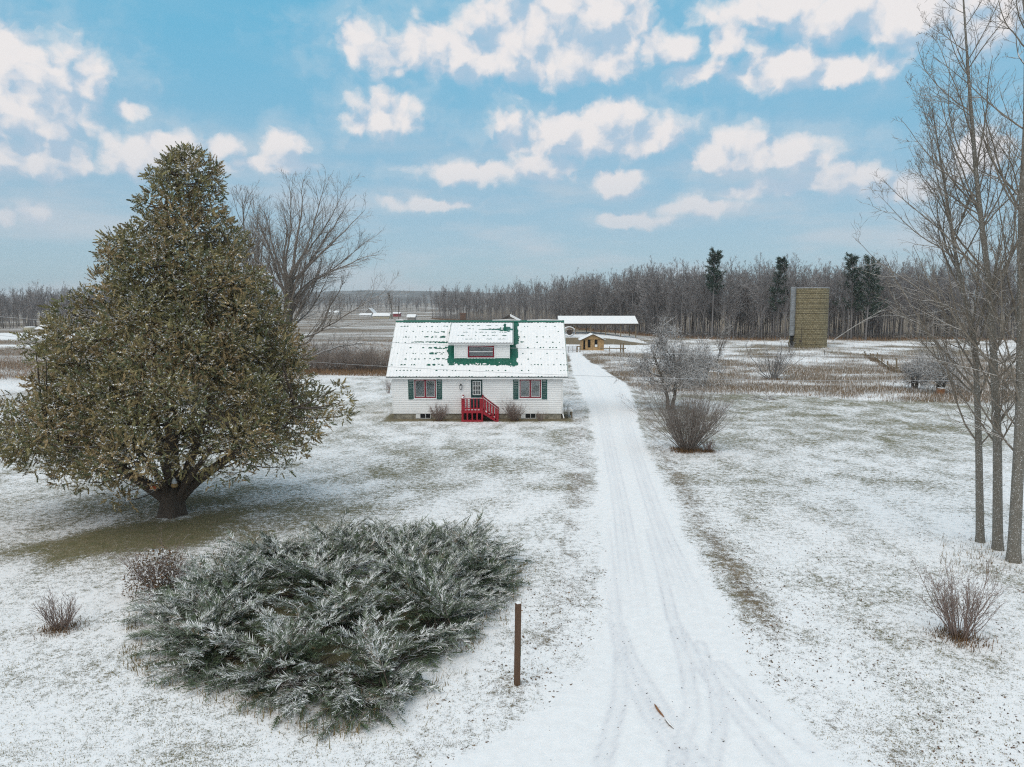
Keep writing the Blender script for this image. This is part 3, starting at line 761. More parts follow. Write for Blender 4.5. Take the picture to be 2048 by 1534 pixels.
        for a, b in ((h[0] + .075, mid - .055), (mid + .055, h[1] - .075)):
            sash = ring(MB(), (a, b, h[2] + .075, h[3] - .075), Y0 + .03, Y0 + .06, .03).build('sash', M_TRIM, win)
            bx('pane', M_GLASS, win, a + .03, b - .03, Y0 + .044, Y0 + .05, h[2] + .105, h[3] - .105)
        bx('sill', M_TRIM, win, big[0] - .02, big[1] + .02, Y0 - .06, Y0 - .035, big[2] - .02, big[2] + .02)
        cu = MB(); n = 40
        for i in range(n):
            a, b = h[0] + .02 + (h[1] - h[0] - .04) * i / n, h[0] + .02 + (h[1] - h[0] - .04) * (i + 1) / n
            cu.add([(a, Y0 + .10 + .012 * math.sin(i * 1.9), h[2]), (b, Y0 + .10 + .012 * math.sin((i + 1) * 1.9), h[2]), (b, Y0 + .10 + .012 * math.sin((i + 1) * 1.9), h[3]), (a, Y0 + .10 + .012 * math.sin(i * 1.9), h[3])], [(0, 1, 2, 3)])
        cu.build('curtain', M_CURT, win)
        for a, b in (((817, 827.5), (873.5, 884)) if wn == 0 else ((1026.5, 1037), (1083.5, 1094))):
            x0, x1 = sx(a), sx(b); z0, z1 = sz(798.5), sz(759)
            sh = ring(MB(), (x0, x1, z0, z1), Y0 - .055, Y0 - .015, .05); zm = z0 + (z1 - z0) * .52; sh.box(x0 + .05, x1 - .05, Y0 - .053, Y0 - .015, zm - .03, zm + .03)
            so = sh.build('shutter', M_SHUT, H)
            lv = MB(); zz = z0 + .06
            while zz < z1 - .08:
                if abs(zz + .025 - zm) > .05:
                    lv.hull8([(x0 + .05, Y0 - .046, zz), (x1 - .05, Y0 - .046, zz), (x1 - .05, Y0 - .02, zz + .02), (x0 + .05, Y0 - .02, zz + .02), (x0 + .05, Y0 - .044, zz + .012), (x1 - .05, Y0 - .044, zz + .012), (x1 - .05, Y0 - .018, zz + .034), (x0 + .05, Y0 - .018, zz + .034)])
                zz += .045
            lv.build('louvres', M_SHUT, so, kind='stuff')
    # ---- door
    h = DO; jm = MB(); jm.box(h[0] - .06, h[0] + .035, Y0 - .035, Y0 + .05, h[2], h[3] + .03); jm.box(h[1] - .035, h[1] + .06, Y0 - .035, Y0 + .05, h[2], h[3] + .03); jm.box(h[0] + .035, h[1] - .035, Y0 - .033, Y0 + .05, h[3] - .02, h[3] + .03)
    jm.build('door_frame', M_TRIM, H)
    x0, x1 = h[0] + .035, h[1] - .035
    L0, L1, B0, B1 = sx(945.5), sx(962), sz(790), sz(762)
    dm = MB(); dm.box(x0, L0, Y0 + .0, Y0 + .05, h[2], h[3] - .02); dm.box(L1, x1, Y0, Y0 + .05, h[2], h[3] - .02); dm.box(L0, L1, Y0, Y0 + .05, h[2], B0); dm.box(L0, L1, Y0, Y0 + .05, B1, h[3] - .02)
    do = dm.build('door', M_DOOR, H)
    g = ring(MB(), (L0, L1, B0, B1), Y0 - .015, Y0 + .03, .045)
    pw, pv = (L1 - L0 - .09), (B1 - B0 - .09)
    for i in (1, 2):
        a = L0 + .045 + pw * i / 3; g.box(a - .016, a + .016, Y0 - .010, Y0 + .025, B0 + .045, B1 - .045)
        b = B0 + .045 + pv * i / 3; g.box(L0 + .045, L1 - .045, Y0 - .008, Y0 + .02, b - .016, b + .016)
    g.build('glazing_bars', M_TRIM, do)
    for i in range(3):
        for j in range(3):
            bx('pane', M_GLASS, do, L0 + .06 + pw * i / 3, L0 + .03 + pw * (i + 1) / 3, Y0 + .026, Y0 + .031, B0 + .06 + pv * j / 3, B0 + .03 + pv * (j + 1) / 3)
    bx('hall_shade_sheet', M_DARKV, H, h[0] - .1, h[1] + .1, Y0 + .5, Y0 + .53, h[2], h[3] + .1)  # added sheet, coloured black for the unlit hall behind the panes
    MB().tube([(x0 + .08, Y0 - .05, h[2] + .95), (x0 + .08, Y0 + .0, h[2] + .95)], .035, 10).build('door_knob', M_TRIM, do)
    # ---- wall lantern
    lx = sx(922); la = MB(); zl = sz(773)
    la.box(lx - .05, lx + .05, Y0 - .05, Y0 - .02, zl - .02, zl + .12); la.tube([(lx, Y0 - .03, zl + .16), (lx, Y0 - .12, zl + .22), (lx, Y0 - .16, zl + .13)], .014, 6)
    la.tube([(lx, Y0 - .16, zl + .20), (lx, Y0 - .16, zl + .10)], [.02, .12], 6); la.tube([(lx, Y0 - .16, zl - .18), (lx, Y0 - .16, zl - .21)], [.075, .05], 6)
    for i in range(6):
        a = i * math.pi / 3; la.tube([(lx + .10 * math.cos(a), Y0 - .16 + .10 * math.sin(a), zl + .10), (lx + .07 * math.cos(a), Y0 - .16 + .07 * math.sin(a), zl - .18)], .008, 4)
    lan = la.build('wall_lantern', M_BLACK, H)
    MB().tube([(lx, Y0 - .16, zl + .09), (lx, Y0 - .16, zl - .17)], [.09, .062], 6).build('lantern_glass', M_CURT, lan)
    # ---- basement windows
    for a, b in ((831, 861), (1042, 1072)):
        x0, x1 = sx(a), sx(b); z0, z1 = .04, zb - .03
        bw = MB(); pw_ = (x1 - x0) * .3
        bw.box(x0, x0 + pw_, Y0 + .005, Y0 + .06, z0, z1); bw.box(x0 + pw_, x1, Y0 + .005, Y0 + .06, z0, z0 + .03); bw.box(x1 - .03, x1, Y0 + .004, Y0 + .06, z0 + .03, z1)
        mm = (x0 + pw_ + x1) / 2; bw.box(mm - .015, mm + .015, Y0 + .006, Y0 + .06, z0 + .03, z1)
        w_ = bw.build('basement_window', M_TRIM, H)
        bx('dark_pane', M_BLACK, w_, x0 + pw_, x1 - .03, Y0 + .02, Y0 + .055, z0 + .03, z1)
    # ---- downspout at the right corner
    xd = XR + .02
    MB().tube([(xd, Y0 - .28, ze - .2), (xd + .02, Y0 - .08, ze - .42), (xd + .03, Y0 - .06, .9), (xd + .05, Y0 - .06, .35), (xd + .10, Y0 - .35, .10)], .042, 8).build('downspout', M_TRIM, H)
    return H
farmhouse()

# ------------------------------------------------------------------ red stoop in front of the door
def stoop():
    Y0 = HOUSE_Y; yf = Y0 - 1.25
    x0, x1 = at(923, 830, yf)[0], at(966, 830, yf)[0]; zf = at(945, 820.5, yf)[2]; zr = at(945, 797.5, yf)[2]
    S = empty('front_stoop', ((x0 + x1) / 2, Y0 - .6, 0), 'red painted wooden stoop with railing and steps at the front door', 'stoop')
    for xx in (x0, x1 - .1):
        for yy in (yf, Y0 - .14):
            bx('post', M_RED, S, xx, xx + .1, yy, yy + .1, -.05, zr + (.13 if yy > yf + .5 or xx > x0 else .02))
    bx('skirt_board', M_RED, S, x0 - .01, x1 + .01, yf - .03, yf - .004, zf - .20, zf - .02)
    bx('skirt_board', M_RED, S, x0 - .01, x1 + .01, yf - .03, yf - .004, -.02, .14)
    n = 5
    for i in range(n):
        a = x0 + .02 + (x1 - x0 - .14) * i / (n - 1); bx('skirt_slat', M_RED, S, a, a + .10, yf - .026, yf - .002, .14, zf - .2)
    bx('deck_shade_sheet', M_DARKV, S, x0 + .12, x1 - .12, Y0 - .30, Y0 - .26, .01, zf - .08)  # added dark sheet, painted shade below the deck
    nb = 7
    for i in range(nb):
        a = yf + .01 + (1.22) * i / nb; bx('deck_board', M_RED, S, x0, x1, a, a + 1.22 / nb - .012, zf - .04, zf)
    bx('deck_snow', M_SNOW, S, x0 + .13, x1 - .06, yf + .02, yf + .62, zf, zf + .022)
    # front railing
    bx('top_rail', M_RED, S, x0 - .04, x1 + .02, yf - .05, yf + .11, zr, zr + .035)
    bx('rail_snow', M_SNOW, S, x0 - .02, x1 - .02, yf - .03, yf + .09, zr + .035, zr + .055)
    bx('bottom_rail', M_RED, S, x0 + .1, x1 - .1, yf + .02, yf + .06, zf + .07, zf + .13)
    for i in range(6):
        a = x0 + .115 + (x1 - x0 - .34) * i / 5; bx('baluster', M_RED, S, a, a + (.12 if i in (0, 5) else .085), yf - .012, yf + .018, zf - .02, zr)
    # left side railing, back to the wall
    bx('top_rail', M_RED, S, x0 - .04, x0 + .12, yf + .11, Y0 - .03, zr, zr + .035)
    bx('rail_snow', M_SNOW, S, x0 - .02, x0 + .10, yf + .12, Y0 - .1, zr + .035, zr + .055)
    for i in range(6):
        a = yf + .16 + .85 * i / 5; bx('baluster', M_RED, S, x0 + .03, x0 + .06, a, a + .085, zf - .02, zr)
    # steps running down to the right
    xe = at(996, 842, yf)[0]; ns = 4; rise = zf / ns; run = (xe - x1) / ns
    for yy in (yf + .02, Y0 - .12):
        m = MB(); w = .05
        m.hull8([(x1, yy, zf - .26), (x1, yy + w, zf - .26), (xe, yy + w, -.02), (xe - .12, yy, -.02), (x1, yy, zf - .02), (x1, yy + w, zf - .02), (xe + .06, yy + w, .10), (xe + .06, yy, .10)]).build('stringer', M_RED, S)
    for i in range(ns - 1):
        xa = x1 + run * i; zz = zf - rise * (i + 1)
        bx('tread', M_RED, S, xa, xa + run + .03, yf + .075, Y0 - .13, zz - .04, zz)
        bx('tread_snow', M_SNOW, S, xa + .05, xa + run + .01, yf + .09, Y0 - .2, zz, zz + .025)
        bx('riser', M_RED, S, xa - .012, xa + .008, yf + .075, Y0 - .13, zz, zz + rise - .04)
    for yy in (yf, Y0 - .14):
        bx('newel_post', M_RED, S, xe - .06, xe + .03, yy, yy + .09, -.05, .80)
        MB().beam((x1 - .05, yy + .045, zr + .06), (xe + .03, yy + .045, .82), .12, .05).build('handrail', M_RED, S)
        MB().beam((x1 - .03, yy + .045, zr + .092), (xe + .02, yy + .045, .852), .09, .016).build('rail_snow', M_SNOW, S)
        for i in range(5):
            t = (i + .6) / 5.4; xx = x1 + (xe - x1) * t; za = zf * (1 - t) - .02; zb_ = zr + .03 + (.80 - zr - .03) * t
            bx('baluster', M_RED, S, xx - .04, xx + .045, yy + .02, yy + .048, max(za, .05), zb_)
stoop()

# ------------------------------------------------------------------ small wooden platform by the right wall of the house
def side_platform():
    c = gp(1132, 822); c[1] += 1.2
    Xr = at(1124, 800, HOUSE_Y)[0] + .06; y0 = HOUSE_Y + .7
    P = empty('side_platform', (Xr + .5, y0 + .6, 0), 'low snow rimmed wooden step platform at the right corner of the house', 'platform')
    x1 = Xr + .75
    for a in (Xr + .02, x1 - .1):
        for b in (y0, y0 + 1.1): bx('leg', M_WOOD, P, a, a + .09, b, b + .09, -.05, .52)
    for i in range(6):
        b = y0 - .02 + 1.24 * i / 6; bx('board', M_WOOD, P, Xr, x1, b, b + .19, .52, .56)
    bx('snow_edge', M_SNOW, P, x1 - .14, x1 - .01, y0, y0 + 1.2, .56, .585); bx('snow_edge', M_SNOW, P, Xr + .02, x1 - .15, y0 - .01, y0 + .2, .56, .58)
    bx('front_board', M_TRIM, P, Xr, x1, y0 - .05, y0 - .022, .44, .55)
side_platform()

# ------------------------------------------------------------------ marker post by the drive
def marker_post():
    b = gp(1034, 1372); Pp = empty('marker_post', tuple(b), 'square brown wooden marker post with green strip beside the snowy driveway', 'post', rz=.0)
    top = at(1037, 1206, b[1])[2]; w = .050; lean = at(1036.5, 1206, b[1])[0] - b[0]
    m = MB(); a = R(28); ca, sa = math.cos(a), math.sin(a)
    def sq(x, y, z, w_): return [(x + (ca * i - sa * j) * w_, y + (sa * i + ca * j) * w_, z) for i, j in ((-1, -1), (1, -1), (1, 1), (-1, 1))]
    zs_ = [-.4, .1, .6, 1.1, top - .03, top]; ws = [w, w * .99, w, w * .98, w * .99, w * .9]
    V = []
    for z, ww in zip(zs_, ws): V += sq(b[0] + lean * max(z, 0) / top, b[1], z, ww)
    F = [(3, 2, 1, 0)] + [(4*i+j, 4*i+(j+1)%4, 4*i+4+(j+1)%4, 4*i+4+j) for i in range(len(zs_)-1) for j in range(4)] + [tuple(4*(len(zs_)-1)+j for j in range(4))]
    m.add(V, F).build('shaft', M_POSTW, Pp)
    z0, z1 = at(1034, 1312, b[1])[2], at(1034, 1272, b[1])[2]
    xo = b[0] + lean * z0 / top
    e = sq(xo, b[1], 0, w)[1]; d = Vector((ca * .0 + sa, -ca, 0)); 
    p0 = Vector((e[0], e[1], 0)); sd_ = Vector((sa * -1, ca, 0))
    M_TEAL = paint('green_reflector', (.06, .33, .22), .1, 5., .3)
    nrm = Vector((ca, sa, 0))
    q = [p0 + sd_ * .01, p0 + sd_ * .085, p0 + sd_ * .085 + nrm * .012, p0 + sd_ * .01 + nrm * .012]
    MB().hull8([(v.x, v.y, z0) for v in q] + [(v.x, v.y, z1) for v in q]).build('reflector_strip', M_TEAL, Pp)
    t = sq(b[0] + lean, b[1], top, w * .88); MB().hull8(t + [(x, y, z + .022) for x, y, z in sq(b[0] + lean, b[1], top, w * .7)]).build('snow_cap', M_SNOW, Pp)
marker_post()
# ------------------------------------------------------------------ plant growing tools
def nrm(v): return v / np.maximum(np.linalg.norm(v, axis=-1, keepdims=True), 1e-9)
def grow(S, D, L, r0, r1, n, wig, trop, g, curl=0.0):
    B = len(S); P = np.empty((B, n + 1, 3)); P[:, 0] = S; d = nrm(D.copy()); st = (L / n)[:, None]; bias = g.normal(0, curl, (B, 3)) if curl else 0
    for i in range(n):
        d = d + g.normal(0, wig, (B, 3)) + bias; d[:, 2] += trop; d = nrm(d); P[:, i + 1] = P[:, i] + d * st
    t = np.linspace(0, 1, n + 1)[None]
    return P, r0[:, None] * (1 - t) + r1[:, None] * t
def spawn(P, Rr, k, t0, t1, a0, a1, g, power=1.0):
    """k children on each branch: where they start, which way, how far along, how thick the parent is there."""
    B, n1, _ = P.shape; kk = np.broadcast_to(k, (B,)); idx = np.repeat(np.arange(B), kk); m = len(idx)
    t = t0 + (t1 - t0) * g.random(m) ** power
    f = t * (n1 - 1); i = np.minimum(f.astype(int), n1 - 2); w = (f - i)[:, None]
    pos = P[idx, i] * (1 - w) + P[idx, i + 1] * w; tan = nrm(P[idx, i + 1] - P[idx, i])
    pr = Rr[idx, i] * (1 - w[:, 0]) + Rr[idx, i + 1] * w[:, 0]
    ref = np.where(np.abs(tan[:, 2:3]) > .9, np.array([[1., 0, 0]]), np.array([[0, 0, 1.]]))
    u = nrm(np.cross(tan, ref)); v = np.cross(u, tan); ph = g.uniform(0, 2 * np.pi, m)[:, None]; a = g.uniform(a0, a1, m)[:, None]
    return pos, tan * np.cos(a) + (u * np.cos(ph) + v * np.sin(ph)) * np.sin(a), t, pr, idx
def tubes(P, Rr, s):
    B, n1, _ = P.shape; T = np.empty_like(P); T[:, 1:-1] = P[:, 2:] - P[:, :-2]; T[:, 0] = P[:, 1] - P[:, 0]; T[:, -1] = P[:, -1] - P[:, -2]; T = nrm(T)
    mean = nrm(P[:, -1] - P[:, 0]); ref = np.eye(3)[np.argmin(np.abs(mean), 1)][:, None, :]
    u = nrm(np.cross(T, np.broadcast_to(ref, T.shape))); v = np.cross(T, u)
    q = 2 * np.pi * np.arange(s) / s
    V = P[:, :, None] + (u[:, :, None] * np.cos(q)[None, None, :, None] + v[:, :, None] * np.sin(q)[None, None, :, None]) * Rr[:, :, None, None]
    i = np.arange(B * n1 * s).reshape(B, n1, s)
    F = np.stack([i[:, :-1], np.roll(i[:, :-1], -1, 2), np.roll(i[:, 1:], -1, 2), i[:, 1:]], -1).reshape(-1, 4)
    return V.reshape(-1, 3), F
class Acc:
    def __init__(s): s.V = []; s.F = []; s.n = 0; s.k = []
    def add(s, V, F):
        s.V.append(V); s.F.append(F + s.n); s.n += len(V); return s
    def mesh(s, name, smooth=True, off=None):
        V = np.concatenate(s.V)
        if off is not None: V = V - np.asarray(off)
        return mesh_np(name, V, s.F, smooth)
def poly(pts, n=14):                     # smooth path through points, resampled
    p = np.asarray(pts, float); d = np.concatenate([[0], np.cumsum(np.linalg.norm(np.diff(p, axis=0), axis=1))]); t = np.linspace(0, d[-1], n)
    q = np.stack([np.interp(t, d, p[:, i]) for i in range(3)], 1)
    for _ in range(2): q[1:-1] = (q[:-2] + 2 * q[1:-1] + q[2:]) / 4
    return q
def twigs(acc, P, Rr, spec, g, rmin=.004):
    """spec: levels of (k, t0, t1, a0, a1, length fn(t, parent length), n, wig, trop, sides)."""
    plen = np.linalg.norm(np.diff(P, axis=1), axis=2).sum(1)
    for (k, t0, t1, a0, a1, lf, n, wig, trop, s) in spec:
        S, D, t, pr, idx = spawn(P, Rr, k, t0, t1, a0, a1, g)
        L = lf(t, plen[idx]) * g.uniform(.65, 1.3, len(t)); r0 = np.maximum(np.minimum(pr * .7, .012 * L + .003), rmin)
        P, Rr = grow(S, D, L, r0, np.maximum(r0 * .25, rmin * .6), n, wig, trop, g); plen = L
        acc.add(*tubes(P, Rr, s))
    return P

M_BARK = snowcap('grey_bark', (.085, .072, .058), (.17, .15, .125), .72, 5., .45, (4, 4, .7))
M_TWIG = snowcap('grey_twigs', (.15, .125, .105), (.24, .205, .175), .62, 4., .55, (1, 1, 1), bump=0)
M_POPB = snowcap('lichened_bark', (.125, .112, .092), (.225, .205, .175), .80, 7., .45, (3, 3, .8), side=.55)
M_POPT = snowcap('brown_twigs', (.155, .13, .105), (.25, .215, .175), .60, 3., .55, (1, 1, 1), bump=0)
M_REDT = snowcap('reddish_twigs', (.19, .135, .115), (.28, .215, .185), .80, 5., .35, (1, 1, 1), bump=0)
M_APPLE = snowcap('frosted_twigs', (.15, .135, .125), (.26, .245, .235), .40, 3., .6, (1, 1, 1), bump=0)
def forest_mat(name, c0, c1, thr):
    t = NT(name); rnd = t.objrand(); nz = t.noise(.6, 4, .6, stretch=(1, 1, .3))
    cc = t.mix(t.remap(nz, .3, .7), c0, c1)
    cc = t.mix(t.math('MULTIPLY', rnd, .55), cc, (.25, .225, .215))
    sepn = t.n('ShaderNodeSeparateXYZ'); t.put(t.geo.outputs['Normal'], sepn.inputs[0])
    m = t.math('MULTIPLY', t.remap(t.math('ADD', sepn.outputs[2], t.math('MULTIPLY', t.math('SUBTRACT', t.noise(1.1, 3), .5), 1.2)), thr, thr + .3), .75)
    return t.fin(t.mix(m, cc, SNOW), .9, .1)
M_FTR = forest_mat('woodland_bark', (.10, .094, .094), (.20, .187, .184), .9)
M_FTW = forest_mat('woodland_twigs', (.19, .178, .18), (.30, .28, .28), .5)

# ------------------------------------------------------------------ the white cedar
M_CEDB = snowcap('cedar_bark', (.055, .042, .034), (.13, .105, .085), .86, 5., .3, (5, 5, .5))
def spray_proto(nl, fan, droop, g, lw, ll):
    """one flat fan of leaf blades, 4 corners each, along +X."""
    V = []
    for i in range(nl):
        t = (i + 1) / nl; side = 1 if i % 2 else -1; ax = t * .8; a = side * fan * (1 - .55 * t) * g.uniform(.7, 1.2)
        if i == nl - 1: a = 0
        L = ll * (1 - .45 * t) * g.uniform(.75, 1.2); w = lw * g.uniform(.8, 1.2)
        d = np.array([math.cos(a), math.sin(a), g.normal(0, .18)]); s = np.array([-math.sin(a), math.cos(a), g.normal(0, .35)])
        p = np.array([ax, 0, -droop * ax * ax])
        V.append([p, p + d * L * .5 + s * w, p + d * L + np.array([0, 0, -droop * L]), p + d * L * .5 - s * w])
    return np.array(V)                       # (nl,4,3)
def place_sprays(protos, pos, dirs, scale, g, roll=.9):
    """copies of the spray prototypes, their X axis along dirs."""
    n = len(pos); d = nrm(dirs); ref = np.where(np.abs(d[:, 2:3]) > .95, np.array([[1., 0, 0]]), np.array([[0, 0, 1.]]))
    s = nrm(np.cross(np.broadcast_to(ref, d.shape), d)); u = np.cross(d, s)
    a = g.normal(0, roll, n)[:, None]; s, u = s * np.cos(a) + u * np.sin(a), u * np.cos(a) - s * np.sin(a)
    Mx = np.stack([d, s, u], 1) * scale[:, None, None]
    which = g.integers(0, len(protos), n); out = []; ids = []
    for k, pr in enumerate(protos):
        m = which == k
        if m.any():
            out.append((np.einsum('lcj,njk->nlck', pr, Mx[m]) + pos[m][:, None, None, :]).reshape(-1, 4, 3)); ids.append(np.repeat(np.where(m)[0], len(pr)))
    return np.concatenate(out), np.concatenate(ids)
def leaf_object(name, Q, cc, mat, parent, off):
    n = len(Q); w = (Q[:, 1] - Q[:, 3]) * .5; V = np.stack([Q[:, 0] + w, Q[:, 0] - w, Q[:, 2]], 1).reshape(-1, 3) - np.asarray(off)
    return link(name, mesh_np(name, V, np.arange(3 * n).reshape(-1, 3), False, {'col': np.repeat(cc, 3, 0)}), mat, parent)
M_FOL = leafmat('scale_leaves')

def cedar():
    g = np.random.default_rng(21); B = CEDAR.copy(); B[2] = gzf(B[0], B[1]); k = .019
    T = empty('cedar_tree', tuple(B), 'huge snow dusted evergreen cedar with olive and bronze foliage left of house', 'tree')
    # outline read off the photograph: row -> left and right edge, about the tree's own plane
    rows_ = [(306, 335, 412), (322, 316, 430), (345, 306, 438), (400, 290, 436), (440, 288, 446), (470, 262, 482), (500, 218, 492), (540, 206, 505), (590, 200, 548), (630, 150, 566), (680, 105, 590),
             (720, 78, 604), (770, 52, 612), (810, 34, 628), (850, 4, 668), (885, -14, 664), (915, 0, 610), (945, 30, 560), (975, 120, 470)]
    zz = np.array([at(345, r, B[1])[2] for r, _, _ in rows_])[::-1]; xl = np.array([at(a, r, B[1])[0] - B[0] for r, a, _ in rows_])[::-1]; xr = np.array([at(b, r, B[1])[0] - B[0] for r, _, b in rows_])[::-1]
    cx = lambda z: np.interp(z, zz, (xl + xr) / 2); hw = lambda z: np.interp(z, zz, (xr - xl) / 2) * .95
    def env(z, a): return hw(z) * np.sqrt(np.cos(a) ** 2 + (.86 * np.sin(a)) ** 2) * float(.80 + .42 * vnoise(np.array([a * 2.2]), np.array([z * .75]), 1.0, 88, 2)[0])
    # lobes of foliage: the tips of the boughs
    zmin, zmax = zz[0], zz[-1]; C = []; S = []
    tries = 0
    while len(C) < 430 and tries < 60000:
        tries += 1
        z = zmin + .1 + (zmax - zmin - .25) * g.random() ** .92; h = hw(z)
        if g.random() > (h + .9) / 6.2: continue
        a = g.uniform(0, 2 * np.pi); rad = np.clip(.30 + .10 * h, .34, .95) * g.uniform(.6, 1.3)
        fr = 1.06 - .62 * g.random() ** 2.1
        rr = max(env(z, a) * fr - rad * (.9 if z < 10 else .5) - .10, 0)
        c = np.array([cx(z) + rr * math.cos(a), rr * math.sin(a), z])
        w_ = c + B - np.array([0, 0, CAMH]); zc_ = w_[1] * CT - w_[2] * ST; px_ = CX + FPX * w_[0] / zc_; py_ = CY - FPX * (w_[1] * ST + w_[2] * CT) / zc_ + rad * FPX / zc_
        if py_ > np.interp(px_, [-30, 100, 200, 250, 285, 330, 420, 470, 560, 640, 700], [930, 955, 985, 985, 950, 932, 932, 945, 930, 870, 840]): continue
        if any(np.linalg.norm((c - q) * (1, 1, 1.25)) < .52 * (rad + s) for q, s in zip(C, S)): continue
        C.append(c); S.append(rad)
    # a few long straggling bough ends that break the outline
    for px, py, dy, rad in ((690, 800, -.6, .28), (672, 778, -.4, .25), (655, 815, -.8, .4), (640, 842, -.9, .42), (618, 868, -1, .45), (590, 905, -1, .45), (690, 830, -.5, .25), (560, 935, -1.2, .38),
                            (235, 985, -2.2, .5), (250, 1000, -2.3, .35), (180, 965, -2.2, .5), (130, 950, -2, .5), (70, 925, -1.4, .5), (20, 900, -.8, .5), (290, 960, -2.5, .45), (430, 955, -2.2, .4), (480, 945, -1.8, .4), (380, 930, -2.6, .5), (330, 935, -2.6, .5), (500, 905, -2.2, .5), (440, 900, -2.6, .5),
                            (-5, 870, -.3, .45), (350, 312, 0, .26), (388, 312, .1, .26), (368, 306, 0, .22), (425, 335, 0, .28), (310, 352, 0, .28), (292, 410, 0, .3), (232, 492, 0, .42), (262, 470, 0, .3), (215, 520, 0, .38)):
        c = at(px, py, B[1] + dy) - B; C.append(c); S.append(rad)
    C = np.array(C); S = np.array(S); n = len(C)
    # trunk and limbs
    lim = Acc(); tr = Acc()
    fork = np.array([.05, 0, .75])
    base = np.array([[.0, 0, -.3], [0, 0, .15], [.02, 0, .45], [.05, 0, .8], [.08, .02, 1.6], [.1, .05, 4.], [.25, 0, 7.5], [.3, 0, 10.5], [.45, 0, 13.2]])
    P0 = poly(base, 34); zc = P0[:, 2]; R0 = np.interp(zc, [-.3, 0, .25, .8, 1.6, 5, 9, 13.3], [.58, .52, .42, .40, .26, .17, .10, .02])
    tv, tf = tubes(P0[None], R0[None], 18)
    ang = np.arctan2(tv[:, 1], tv[:, 0]); flute = 1 + (.16 * np.sin(ang * 5 + 1) + .08 * np.sin(ang * 9)) * np.clip(1.2 - tv[:, 2] / 2, 0, 1)
    m = tv[:, 2] < 2.4; tv[m, 0] *= flute[m]; tv[m, 1] *= flute[m]; tr.add(tv, tf)
    def limb(pts, r0, r1, n=16, s=9):
        p = poly([at(a, b, B[1] + dy) - B for a, b, dy in pts], n); rr = np.linspace(r0, r1, n)
        tr.add(*tubes(p[None], rr[None], s)); return p
    L1 = limb([(348, 1008, 0), (318, 985, -.1), (285, 965, -.3), (240, 935, -.6), (170, 900, -1), (90, 860, -1.2)], .27, .05)
    L2 = limb([(352, 1005, 0), (378, 972, -.05), (430, 935, -.3), (500, 885, -.6), (550, 850, -.9), (590, 815, -.9)], .24, .04)
    L3 = limb([(350, 1000, 0), (340, 960, .1), (322, 900, .4), (300, 800, .6), (260, 650, .6), (235, 540, .3)], .20, .03)
    L4 = limb([(356, 1000, 0), (372, 950, .2), (400, 860, .5), (440, 740, .5), (465, 620, .4), (470, 520, .2)], .20, .03)
    L5 = limb([(345, 1000, 0), (330, 975, -.5), (300, 930, -1.5), (260, 880, -2.6)], .16, .04)
    L6 = limb([(355, 1000, 0), (380, 955, -.6), (420, 900, -1.8), (460, 850, -2.8)], .16, .04)
    nodes = np.concatenate([P0[(zc > .9)], L1[4:], L2[4:], L3[3:], L4[3:], L5[4:], L6[4:]])
    for c, s in zip(C, S):                      # a bough out to every lobe
        w = np.linalg.norm((nodes - c) * (1, 1, 1.0), axis=1) + np.where(nodes[:, 2] > c[2] + .2, 5, 0); j = np.argmin(w); a = nodes[j]
        mid = (a + c) / 2 + np.array([0, 0, -.12 * np.linalg.norm(c - a)]) + g.normal(0, .08, 3)
        t = np.linspace(0, 1, 7)[:, None]; p = a * (1 - t) ** 2 + 2 * mid * t * (1 - t) + c * t ** 2
        lim.add(*tubes(p[None], np.linspace(.02 + .010 * np.linalg.norm(c - a), .012, 7)[None], 5))
    # sprays over each lobe
    dens = np.clip((S / .6) ** 2 * 104, 30, 230).astype(int); idx = np.repeat(np.arange(n), dens); N = len(idx)
    d = nrm(g.normal(0, 1, (N, 3))); out = nrm(C * (1, 1, .0) - np.stack([cx(C[:, 2]) * 1, np.zeros(n), np.zeros(n)], 1))
    d = nrm(d + out[idx] * .45 + np.array([0, 0, .25])); rr = S[idx] * (.35 + .72 * g.random(N) ** .6)
    pos = C[idx] + d * rr[:, None] * (1.05, 1.05, .85)
    dirs = d * .8 + g.normal(0, .45, (N, 3)) + np.array([0, 0, .28])
    protos = [spray_proto(14, 1.05, .25, g, .058, .28) for _ in range(6)]
    Q, ids = place_sprays(protos, pos, dirs, g.uniform(.16, .40, N), g, 1.2)
    # leaf colour: olive, with bronze patches; snow on those that face up
    lobe_b = g.random(n)[idx]; pat = vnoise(pos[:, 0] + pos[:, 1], pos[:, 2], .9, 91, 3)
    f = np.clip(pat * 1.5 - .30 + (lobe_b - .5) * .9 + g.normal(0, .15, N), 0, 1)[:, None]
    sc_ = np.array([.215, .192, .088]) * (1 - f) + np.array([.32, .225, .115]) * f
    dk = g.random(N)[:, None] < .25; sc_ = np.where(dk, np.array([.135, .145, .075]), sc_)
    cc = sc_[ids] * g.uniform(.6, 1.4, len(ids))[:, None]
    nl = nrm(np.cross(Q[:, 1] - Q[:, 3], Q[:, 2] - Q[:, 0])); upf = np.abs(nl[:, 2])
    sn = (upf > .6) & (g.random(len(ids)) < .28) & (d[ids, 2] > -.3) | (g.random(len(ids)) < .02)
    cc[sn] = np.array(SNOW) * g.uniform(.75, 1, sn.sum())[:, None]
    link('trunk', tr.mesh('cedar_trunk'), M_CEDB, T); link('branches', lim.mesh('cedar_branches'), M_CEDB, T)
    leaf_object('crown', Q, cc, M_FOL, T, (0, 0, 0))
    print('cedar leaves', len(Q), 'lobes', n)
    # two feeders that hang in the fork
    M_OR = paint('orange_feeder', (.52, .095, .02), .15, 6.); M_WH = paint('white_feeder', (.62, .64, .66), .06, 6.)
